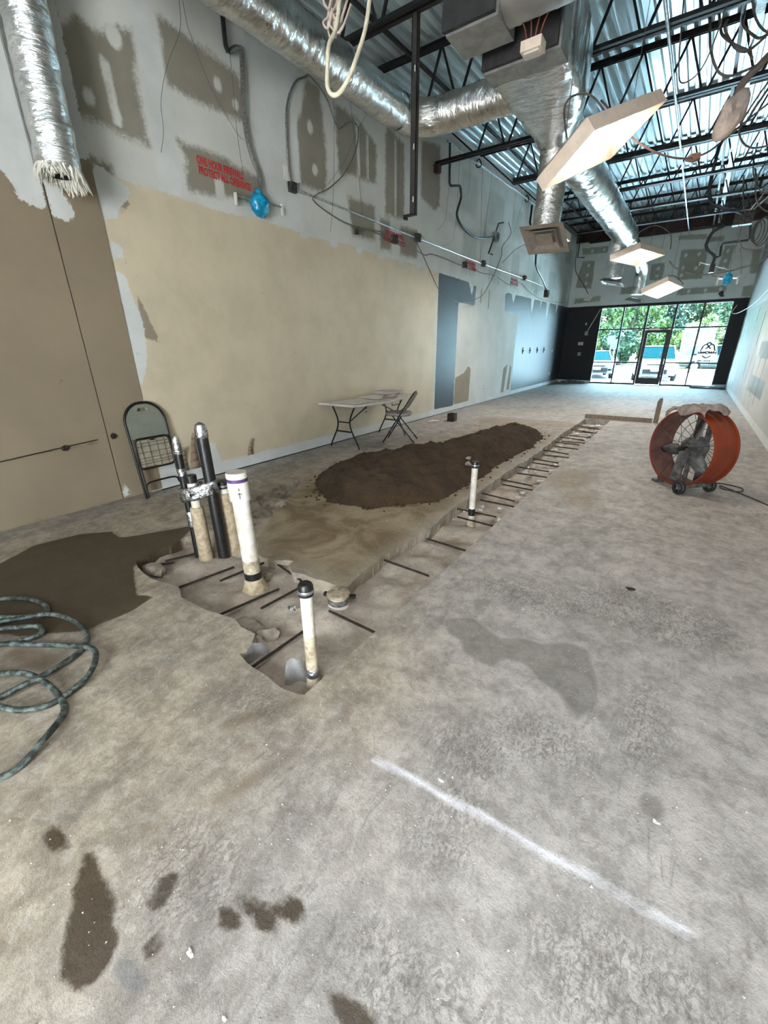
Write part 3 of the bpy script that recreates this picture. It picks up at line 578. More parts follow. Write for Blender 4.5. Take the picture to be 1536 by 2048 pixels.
# ------------------------------------------------------------------ steel joists, beam, bracing
JY = [2.95, 4.88, 6.78, 8.70, 10.76, 12.93, 15.07, 17.2, 19.3]
JN = ['nearest to the camera overhead', 'second from the camera, over the grey strut', 'third from the camera, above the branch duct', 'fourth from the camera, lower chord reaching the left wall', 'fifth from the camera, past the tilted light', 'sixth from the camera', 'third from the storefront', 'second from the storefront', 'closest to the storefront']
def angle_pair(mb, x0, x1, z, up):
    s = 1 if up else -1
    for k in (-1, 1):
        mb.rng((x0, k * .014, z), (x1, k * .068, z + s * .008)); mb.rng((x0, k * .014, z), (x1, k * .022, z + s * .062))
def make_joist():
    j = thing('steel_joist', (0, 0, 0), '', 'joist', 'open web roof joists')
    mb = MB(); angle_pair(mb, XL + .02, XR - .02, .715, False); obj('top_chord', mb, M_STEEL, j, None, True)
    mb = MB(); angle_pair(mb, XL + .82, XR - .7, 0.0, True); obj('bottom_chord', mb, M_STEEL, j, None, True)
    xs = np.linspace(XL + .85, XR - .75, 9)
    tops = [XL + .05] + list((xs[:-1] + xs[1:]) / 2) + [XR - .05]
    for i, x in enumerate(xs):
        for t_ in (tops[i], tops[i + 1]):
            mb = MB(); mb.bar((x + (.03 if t_ > x else -.03), 0, .03), (t_, 0, .68), .026, .03, (0, 1, 0)); obj('web_bar', mb, M_STEEL, j, None, True)
    return j
J0 = make_joist()
for i, y in enumerate(JY):
    j = J0 if i == 0 else copy_tree(J0)
    j.location = (0, y, 4.79 + .028 * (y - 8.7)); j['label'] = 'black open-web steel roof joist ' + JN[i]
    if i == 3:
        mb = MB(); angle_pair(mb, XL + .02, XL + .82, 0.0, True); o = obj('bottom_chord', mb, M_STEEL, j, None, True)
        mb = MB(); mb.rng((XL + .016, -.06, -.12), (XL + .12, .06, 0)); obj('bearing_seat', mb, M_RED, j, None, True)
mb = MB(); mb.rng((XL, 20.72, 5.42), (XR, 20.88, 5.44)); mb.rng((XL, 20.79, 5.44), (XR, 20.81, 5.80)); mb.rng((XL, 20.72, 5.80), (XR, 20.88, 5.82))
one('red_beam', mb, M_RED, 'dark oxide-red steel beam across the top of the front wall', 'beam', smooth=None)
mb = MB(); mb.bar((-4.1, 2.9, ROOF(2.9) - .10), (-4.1, 20.6, ROOF(20.6) - .10), .04, .04); one('bridging_angle', mb, M_STEEL, 'thin black bridging angle running lengthwise over the left wall side', 'steel angle', smooth=None)
mb = MB(); mb.bar((-.3, 2.9, ROOF(2.9) - .62), (-.3, 20.6, ROOF(20.6) - .62), .04, .04); one('bridging_angle', mb, M_STEEL, 'thin black bridging angle running lengthwise above the tangled cables', 'steel angle', smooth=None)
# wall-top pipe with hooks
t = thing('wall_pipe', (-4.79, 8.9, 5.2), 'thin grey pipe high along the left wall with wire hooks', 'pipe')
mb = MB(); mb.tube([(-4.78, 9.1, 5.28), (-4.78, 14.7, 5.47), (-4.78, 20.7, 5.62)], .018); obj('pipe', mb, M_GALV, t)
for y in (10.5, 13.9, 17.3):
    z = 5.28 + .0335 * (y - 9.1); mb = MB(); mb.tube(spline([(-4.78, y, z), (-4.74, y + .05, z + .06), (-4.7, y + .1, z - .05), (-4.72, y - .05, z - .12), (-4.74, y - .12, z - .08)], 3), .015, 6); obj('hook', mb, M_BLACKC, t)
# lengthwise conduits under the deck
mb = MB(); mb.tube([(-.93, 4.0, 4.62), (-.93, 9, 4.77), (-.93, 14, 4.90), (-.93, 20.6, 5.08)], .018); one('ceiling_conduit', mb, M_GALV, 'thin pale conduit running lengthwise under the joists toward the storefront', 'conduit')
mb = MB(); mb.bar((-.17, 3.5, 5.02), (-.17, 20.6, 5.45), .09, .03); mb.bar((-.213, 3.5, 5.035), (-.213, 20.6, 5.465), .006, .05); mb.bar((-.127, 3.5, 5.035), (-.127, 20.6, 5.465), .006, .05); one('strut_channel', mb, M_GALV, 'pale galvanised channel running lengthwise through the joists on the right', 'channel', smooth=None)
# ------------------------------------------------------------------ ducts
def foil(name, st=.55, rough=.24, sc=16, stretch=None, tint=(.84, .84, .82)):
    t = NT(name); n = t.noise(sc, 5, .62, stretch, .8); k = t.noise(3.5, 4, .6)
    t.set('Base Color', t.mix(t.ramp(k, .3, .7), (*tint, 1), tuple(c * .72 for c in tint) + (1,))); t.set('Metallic', 1.0)
    t.set('Roughness', t.math('ADD', rough, t.math('MULTIPLY', k, .18))); t.bump(n, st, .03); return t.m
M_FOILY = foil('foil_wrap_lengthwise', .5, .15, 7, (1.0, 3.2, 1.0)); M_FOILX = foil('foil_wrap_crosswise', .5, .15, 7, (3.2, 1.0, 1.0)); M_FOILZ = foil('foil_wrap_upright', .6, .15, 9, (1.0, 1.0, 3.0))
def ring(c, r, ax, n=28, sq=0.0, rz=None, seed=0, wob=.0):
    c = Vector(c); out = []
    for k in range(n):
        a = 2 * PI * k / n; ca, sa = math.cos(a), math.sin(a); rr = r if not isinstance(r, tuple) else 1
        if isinstance(r, tuple):
            e = 2 / (2 + sq * 8); x = r[0] * math.copysign(abs(ca) ** e, ca); z = r[1] * math.copysign(abs(sa) ** e, sa)
        else: x, z = r * ca, r * sa
        w = 1 + wob * math.sin(3 * a + seed * 1.7) + wob * .6 * math.sin(5 * a + seed * 2.3)
        x *= w; z *= w
        out.append(c + (Vector((x, 0, z)) if ax == 'y' else Vector((0, x, z)) if ax == 'x' else Vector((x, z, 0))))
    return out
_dj = np.random.default_rng(17)
def duct_rings(pts, rs, ax, wob=.012, n=40, step=.035, jit=.016):
    # resample the centre line finely and crinkle the jacket
    P = [Vector(p) for p in pts]; L = [0]
    for a, b in zip(P, P[1:]): L.append(L[-1] + (b - a).length)
    m = max(4, int(L[-1] / step)); out = []; J = _dj.normal(0, jit, (m + 1, n)); J = (J + np.roll(J, 1, 1) + np.roll(J, -1, 1)) / 2
    J += _dj.normal(0, jit * .35, (m + 1, 1))
    for i in range(m + 1):
        s_ = L[-1] * i / m; k = min(len(P) - 2, int(np.searchsorted(L, s_, 'right')) - 1); t_ = (s_ - L[k]) / max(1e-9, L[k + 1] - L[k])
        c = P[k].lerp(P[k + 1], t_); r = rs[k] + (rs[k + 1] - rs[k]) * t_; q = ring((0, 0, 0), r, ax, n, seed=i * .05, wob=wob)
        out.append([c + v * (1 + J[i][j]) for j, v in enumerate(q)])
    return out
def lerp(a, b, n): return [tuple(a[k] + (b[k] - a[k]) * i / (n - 1) for k in range(3)) for i in range(n)]
# along the left wall, then the elbow and the branch across to the trunk
d = thing('wall_duct', (-3.73, 3.0, 4.17), 'foil-wrapped round duct running along the left wall with a branch into the trunk duct', 'duct')
mb = MB(); P = lerp((-3.73, 2.0, 4.30), (-3.73, 5.75, 4.36), 24); mb.loft(duct_rings(P, [.195 + .004 * math.sin(i * 2.1) for i in range(24)], 'y')); obj('run', mb, M_FOILY, d, 60)
mb = MB(); El = []
for i in range(9):
    a = i / 8 * PI / 2; El.append((-3.73 + .42 * (1 - math.cos(a)), 5.72 + .42 * math.sin(a), 4.36))
mb.tube(El, [.198, .192, .2, .193, .2, .192, .2, .194, .197], 24, caps=False); obj('elbow', mb, M_FOILZ, d, 60)
mb = MB(); P = lerp((-3.33, 6.14, 4.36), (-2.1, 6.16, 4.34), 12); mb.loft(duct_rings(P, [.195 + .005 * math.sin(i * 1.7) for i in range(12)], 'x')); obj('branch', mb, M_FOILX, d, 60)
for y in (3.4, 4.6): 
    mb = MB(); mb.tube([(-3.73 + .2 * math.cos(a), y, 4.35 + .2 * math.sin(a)) for a in np.linspace(0, 2 * PI, 20)[:-1]], .006, 5, closed=True); obj('hanger_strap', mb, M_GALV, d)
# plenum, taper and trunk
d = thing('trunk_duct', (-2.1, 5.0, 3.9), 'large foil-wrapped trunk duct tapering from the plenum toward the storefront', 'duct')
mb = MB(); rr = []
for i, (y, cx, cz, rx, rz, sq) in enumerate(((5.08, -1.83, 4.28, .36, .33, 1.2), (5.5, -1.84, 4.28, .37, .34, .9), (5.95, -1.86, 4.27, .37, .34, .5), (6.35, -1.93, 4.26, .34, .33, .2), (6.7, -2.02, 4.25, .30, .30, 0), (7.0, -2.08, 4.24, .285, .285, 0))): rr.append((y, cx, cz, rx, rz, sq))
R2 = []
for y in np.arange(5.08, 7.0, .04):
    v = [float(np.interp(y, [q[0] for q in rr], [q[k] for q in rr])) for k in range(1, 6)]; jj = _dj.normal(0, .010, 48); jj = jj + np.roll(jj, 1)
    R2.append([Vector((v[0], y, v[1])) + (p - Vector((v[0], y, v[1]))) * (1 + jj[j]) for j, p in enumerate(ring((v[0], y, v[1]), (v[2], v[3]), 'y', 48, v[4]))])
mb.loft(R2); obj('wrapped_plenum', mb, M_FOILY, d, 60)
mb = MB(); P = lerp((-2.09, 6.95, 4.24), (-2.13, 14.75, 4.30), 30); mb.loft(duct_rings(P, [.283 + .005 * math.sin(i * 2.3) for i in range(30)], 'y')); obj('trunk', mb, M_FOILY, d, 60)
for y in (8.6, 10.4, 12.2): mb = MB(); mb.tube([(-2.1 + .29 * math.cos(a), y, 4.265 + .29 * math.sin(a)) for a in np.linspace(0, 2 * PI, 24)[:-1]], .006, 5, closed=True); obj('hanger_strap', mb, M_GALV, d)
mb = MB(); mb.tube(spline([(-2.05, 14.6, 4.22), (-2.02, 16, 4.15), (-2.02, 17.6, 4.08), (-2.02, 18.25, 4.02), (-2.03, 18.55, 3.85), (-2.04, 18.6, 3.55), (-2.06, 18.6, 3.2)], 4), .19, 20); obj('end_run', mb, M_FOILZ, d, 60)
def diffuser(c, tilt, name, label, rx=0.0):
    g = thing('ceiling_diffuser', c, label, 'air diffuser', 'square air diffusers'); M = Matrix.Rotation(tilt, 3, 'X') @ Matrix.Rotation(rx, 3, 'Y'); C0 = Vector(c)
    def fr(s, w, z0, z1, nm, m):
        mb = MB(); a, b = s / 2, s / 2 - w
        o4 = [(-a, -a), (a, -a), (a, a), (-a, a)]; i4 = [(-b, -b), (b, -b), (b, b), (-b, b)]
        vs = [Vector((x, y, z0)) for x, y in o4] + [Vector((x, y, z1)) for x, y in i4] + [Vector((x, y, z0 + .012)) for x, y in o4] + [Vector((x, y, z1 + .012)) for x, y in i4]
        fs = [(i, (i + 1) % 4, 4 + (i + 1) % 4, 4 + i) for i in range(4)] + [(8 + i, 12 + i, 12 + (i + 1) % 4, 8 + (i + 1) % 4) for i in range(4)] + [(i, 8 + i, 8 + (i + 1) % 4, (i + 1) % 4) for i in range(4)] + [(4 + i, 4 + (i + 1) % 4, 12 + (i + 1) % 4, 12 + i) for i in range(4)]
        mb.add([M @ v + C0 for v in vs], fs); return obj(nm, mb, m, g, None)
    DM = mat('painted_diffuser', (.30, .26, .22), .5, 0, .08)
    fr(.6, .06, 0, .0, 'frame', DM); fr(.5, .07, .0, .04, 'outer_cone', DM); fr(.38, .06, -.01, .04, 'middle_cone', DM)
    mb = MB(); mb.box(C0 + M @ Vector((0, 0, .0)), (.22, .22, .015), M); obj('centre_plate', mb, DM, g, None)
    mb = MB(); 
    vs = [M @ Vector((x, y, z)) + C0 for z, s in ((.012, .29), (.09, .2)) for x, y in ((-s, -s), (s, -s), (s, s), (-s, s))]
    mb.add(vs, [(0, 1, 5, 4), (1, 2, 6, 5), (2, 3, 7, 6), (3, 0, 4, 7), (4, 5, 6, 7)]); obj('back_pan', mb, M_SHEET, g, None); return g
def drop(x, y, z0, z1, r, label, sway=0.0):
    mb = MB(); n = 9; P = [(x + sway * (i / 8), y - .02 * math.sin(i), z0 + (z1 - z0) * i / 8) for i in range(n)]
    mb.loft(duct_rings(P, [r * (1 + .03 * math.sin(i * 2.2)) for i in range(n)], 'z', .02)); return one('drop_duct', mb, M_FOILZ, label, 'duct', 'flexible drop ducts', smooth=60)
drop(-2.09, 7.08, 4.12, 3.08, .185, 'foil flex duct dropping to the nearest square diffuser')
diffuser((-2.097, 7.108, 2.974), math.radians(-25.5), 'd', 'nearest square diffuser, tilted and facing the camera', math.radians(3))
drop(-2.27, 14.4, 4.18, 3.27, .22, 'foil flex duct dropping to the middle diffuser over the room', .02)
diffuser((-2.26, 14.4, 3.14), math.radians(-4), 'd', 'middle square diffuser seen edge-on under its flex duct', math.radians(11))
diffuser((-2.08, 18.6, 3.0), math.radians(8), 'd', 'farthest square diffuser, just above the storefront glass', math.radians(14))
# equipment boxes over the plenum
d = thing('plenum_box', (-1.83, 4.8, 3.95), 'grey sheet-metal box feeding the wrapped trunk duct', 'duct box')
mb = MB(); mb.rng((-2.18, 4.84, 3.95), (-1.48, 5.1, 4.62)); obj('box', mb, M_SHEET, d, None)
mb = MB(); mb.rng((-2.19, 4.80, 3.97), (-1.50, 4.84, 4.62)); obj('dark_end', mb, M_DARKBOX, d, None)  # near end in a darker colour than the box
mb = MB(); mb.rng((-2.10, 4.9, 3.944), (-1.9, 5.04, 3.952)); obj('access_plate', mb, M_SHEET, d, None)
d = thing('return_duct', (-2.0, 4.45, 4.0), 'insulated duct crossing overhead from a shade-darkened box to the right', 'duct')
mb = MB(); mb.rng((-2.28, 4.24, 4.0), (-1.82, 4.62, 4.52)); obj('box', mb, M_SHEET, d, None)
mb = MB(); mb.rng((-2.30, 4.20, 4.02), (-1.84, 4.24, 4.52)); obj('dark_end', mb, M_DARKBOX, d, None)  # near face coloured dark to stand for the shadow on it
mb = MB(); P = lerp((-1.86, 4.43, 4.27), (.9, 4.43, 4.27), 14); mb.loft(duct_rings(P, [.25] * 14, 'x', .008)); obj('round_run', mb, foil('insulation_jacket', .2, .5, 5, None, (.62, .62, .6)), d, 60)
# cut-off vertical duct by the near left corner with ragged insulation
d = thing('cut_duct', (-4.5, 1.93, 2.8), 'cut-off foil flex duct hanging by the near left wall with ragged white insulation', 'duct')
mb = MB(); n = 22; P = [(-4.52 + .01 * math.sin(i * .8), 1.96 - .05 * (1 - i / 21), 2.9 + i * .085) for i in range(n)]
mb.loft(duct_rings(P, [.152 * (1 + .035 * math.sin(i * 2.5)) for i in range(n)], 'z', .02), False); obj('jacket', mb, M_FOILZ, d, 70)
mb = MB(); mb.loft([ring((-4.52, 1.91, z), r, 'z', 20) for z, r in ((2.87, .10), (3.3, .10))], False); obj('inner_liner', mb, M_BLACKC, d)
mb = MB(); rs = random.Random(4)
for k in range(420):
    a = rs.uniform(0, 2 * PI); r = rs.uniform(.10, .15); p = Vector((-4.52 + r * math.cos(a), 1.91 + r * math.sin(a), 2.92)); L = rs.uniform(.04, .13) * (1.2 if math.sin(a) > .2 else .8)
    q_ = p + Vector((rs.uniform(-.03, .03) + .02 * math.cos(a), rs.uniform(-.03, .03) + .02 * math.sin(a), -L)); mb.tube([p, (p + q_) / 2 + Vector((rs.uniform(-.01, .01), rs.uniform(-.01, .01), 0)), q_], [.012, .009, .002], 4, False)
o = obj('insulation_fringe', mb, mat('white_fibreglass', (.72, .70, .62), .95, 0, .1), d, None); o['kind'] = 'stuff'
mb = MB(); mb.rng((-4.80, 1.84, 2.95), (-4.77, 1.875, 5.2)); obj('back_strip', mb, M_SHEET, d, None)
# ------------------------------------------------------------------ troffer lights
M_LENS = emis('lit_troffer_lens', (1.0, .90, .76), 8.0); M_LENSB = emis('boosted_troffer_lens', (1.0, .98, .95), 14.0)  # second lens strengthened to add light to the far room
def troffer(P, label, lens, whip=None, flat=False):
    P = [Vector(p) for p in P]; C0 = sum(P, Vector()) / 4; ex = ((P[1] - P[0]) + (P[2] - P[3])).normalized(); ey = ((P[3] - P[0]) + (P[2] - P[1])); ey = (ey - ex * ey.dot(ex)).normalized(); lx = ((P[1] - P[0]).length + (P[2] - P[3]).length) / 4; ly = ((P[3] - P[0]).length + (P[2] - P[1]).length) / 4
    nz = ex.cross(ey); di, dj, dh = (.13, .15, .10) if not flat else (.03, .03, .02)
    if nz.z < 0: nz = -nz
    T = lambda a, b, h: C0 + ex * a + ey * b + nz * h
    g = thing('troffer_light', C0, label, 'ceiling light', 'loose troffer lights')
    def trap(nm, m, a0, b0, h0, a1, b1, h1, th=.006):
        mb = MB(); o4 = [(-a0, -b0), (a0, -b0), (a0, b0), (-a0, b0)]; i4 = [(-a1, -b1), (a1, -b1), (a1, b1), (-a1, b1)]
        vs = [T(x, y, h0) for x, y in o4] + [T(x, y, h1) for x, y in i4] + [T(x, y, h0 + th) for x, y in o4] + [T(x, y, h1 + th) for x, y in i4]
        mb.add(vs, [(i, (i + 1) % 4, 4 + (i + 1) % 4, 4 + i) for i in range(4)] + [(8 + i, 12 + i, 12 + (i + 1) % 4, 8 + (i + 1) % 4) for i in range(4)] + [(i, 8 + i, 8 + (i + 1) % 4, (i + 1) % 4) for i in range(4)] + [(4 + i, 4 + (i + 1) % 4, 12 + (i + 1) % 4, 12 + i) for i in range(4)]); return obj(nm, mb, m, g, None)
    trap('frame', M_ENAMEL, lx, ly, 0, lx - .015, ly - .015, 0)
    trap('reflector', M_ENAMEL, lx - .015, ly - .015, 0, lx - di, ly - dj, dh)
    mb = MB(); mb.add([T(x * (lx - di), y * (ly - dj), dh - .005) for x, y in ((-1, -1), (1, -1), (1, 1), (-1, 1))], [(0, 1, 2, 3)]); l = obj('lens', mb, lens, g, None)
    mb = MB(); vs = [T(x * (lx - k), y * (ly - k), h) for h, k in ((.005, .004), (.115, .004), (.14, .05)) for x, y in ((-1, -1), (1, -1), (1, 1), (-1, 1))]
    mb.add(vs, [(0, 1, 5, 4), (1, 2, 6, 5), (2, 3, 7, 6), (3, 0, 4, 7), (4, 5, 9, 8), (5, 6, 10, 9), (6, 7, 11, 10), (7, 4, 8, 11), (8, 9, 10, 11)]); obj('housing', mb, M_ENAMEL, g, None)
    mb = MB(); b0 = T(0, 0, .165); mb.box(b0, (.16, .12, .05), Matrix((ex, ey, nz)).transposed()); obj('ballast_cover', mb, M_SHEET, g, None)
    for sx in (-1, 1):
        a = T(sx * lx * .92, 0, .1); mb = MB(); mb.tube([a, (a.x, a.y + .02, ROOF(a.y) + .02)], .003, 4); obj('hanger_wire', mb, M_THIN, g, None)
    if whip: mb = MB(); mb.tube(spline(whip, 5), .009, 6); obj('whip_cable', mb, M_CABLE, g)
    return g
troffer([(-1.022, 4.487, 3.174), (-.664, 5.535, 3.636), (-1.123, 5.81, 3.367), (-1.482, 4.762, 2.905)], 'nearest troffer light, lit and hanging steeply tilted beside the trunk duct', M_LENS, [(-1.02, 5.2, 3.42), (-1.3, 5.3, 3.75), (-1.6, 5.6, 3.85), (-1.62, 6.0, 3.6)])
troffer([(-1.833, 10.984, 3.201), (-1.481, 12.131, 3.208), (-.922, 11.959, 3.34), (-1.274, 10.812, 3.333)], 'middle troffer light, lit, hanging right of the trunk duct end', M_LENS, [(-1.3, 11.6, 3.4), (-1.5, 11.6, 3.7), (-1.2, 11.6, 3.85), (-.9, 11.8, 3.7), (-.85, 12, 3.45)])
troffer([(-1.362, 13.258, 2.74), (-1.083, 14.424, 2.689), (-.54, 14.304, 2.913), (-.819, 13.138, 2.964)], 'farthest troffer light, hanging just above the storefront view', M_LENSB, [(-.95, 13.8, 2.95), (-.9, 13.8, 3.15), (-.7, 13.9, 3.1), (-.55, 14, 2.95)])
troffer([(-3.15, 9.1, 3.50), (-3.1, 10.3, 3.48), (-2.5, 10.28, 3.52), (-2.55, 9.08, 3.54)], 'troffer light mostly hidden behind the nearest diffuser, lit as added fill', M_LENSB)  # unlit fixture made to glow as extra light for the far room

M_LENSFILL = emis('added_fill_lens', (.93, .96, 1.0), 5.0)  # lens of an added fixture out of view, brightens the near floor
troffer([(-.35, -1.35, 3.05), (-.35, -.15, 3.05), (.25, -.15, 3.05), (.25, -1.35, 3.05)], 'added unseen troffer light behind and above the camera, brightening the near floor', M_LENSFILL, None, True)
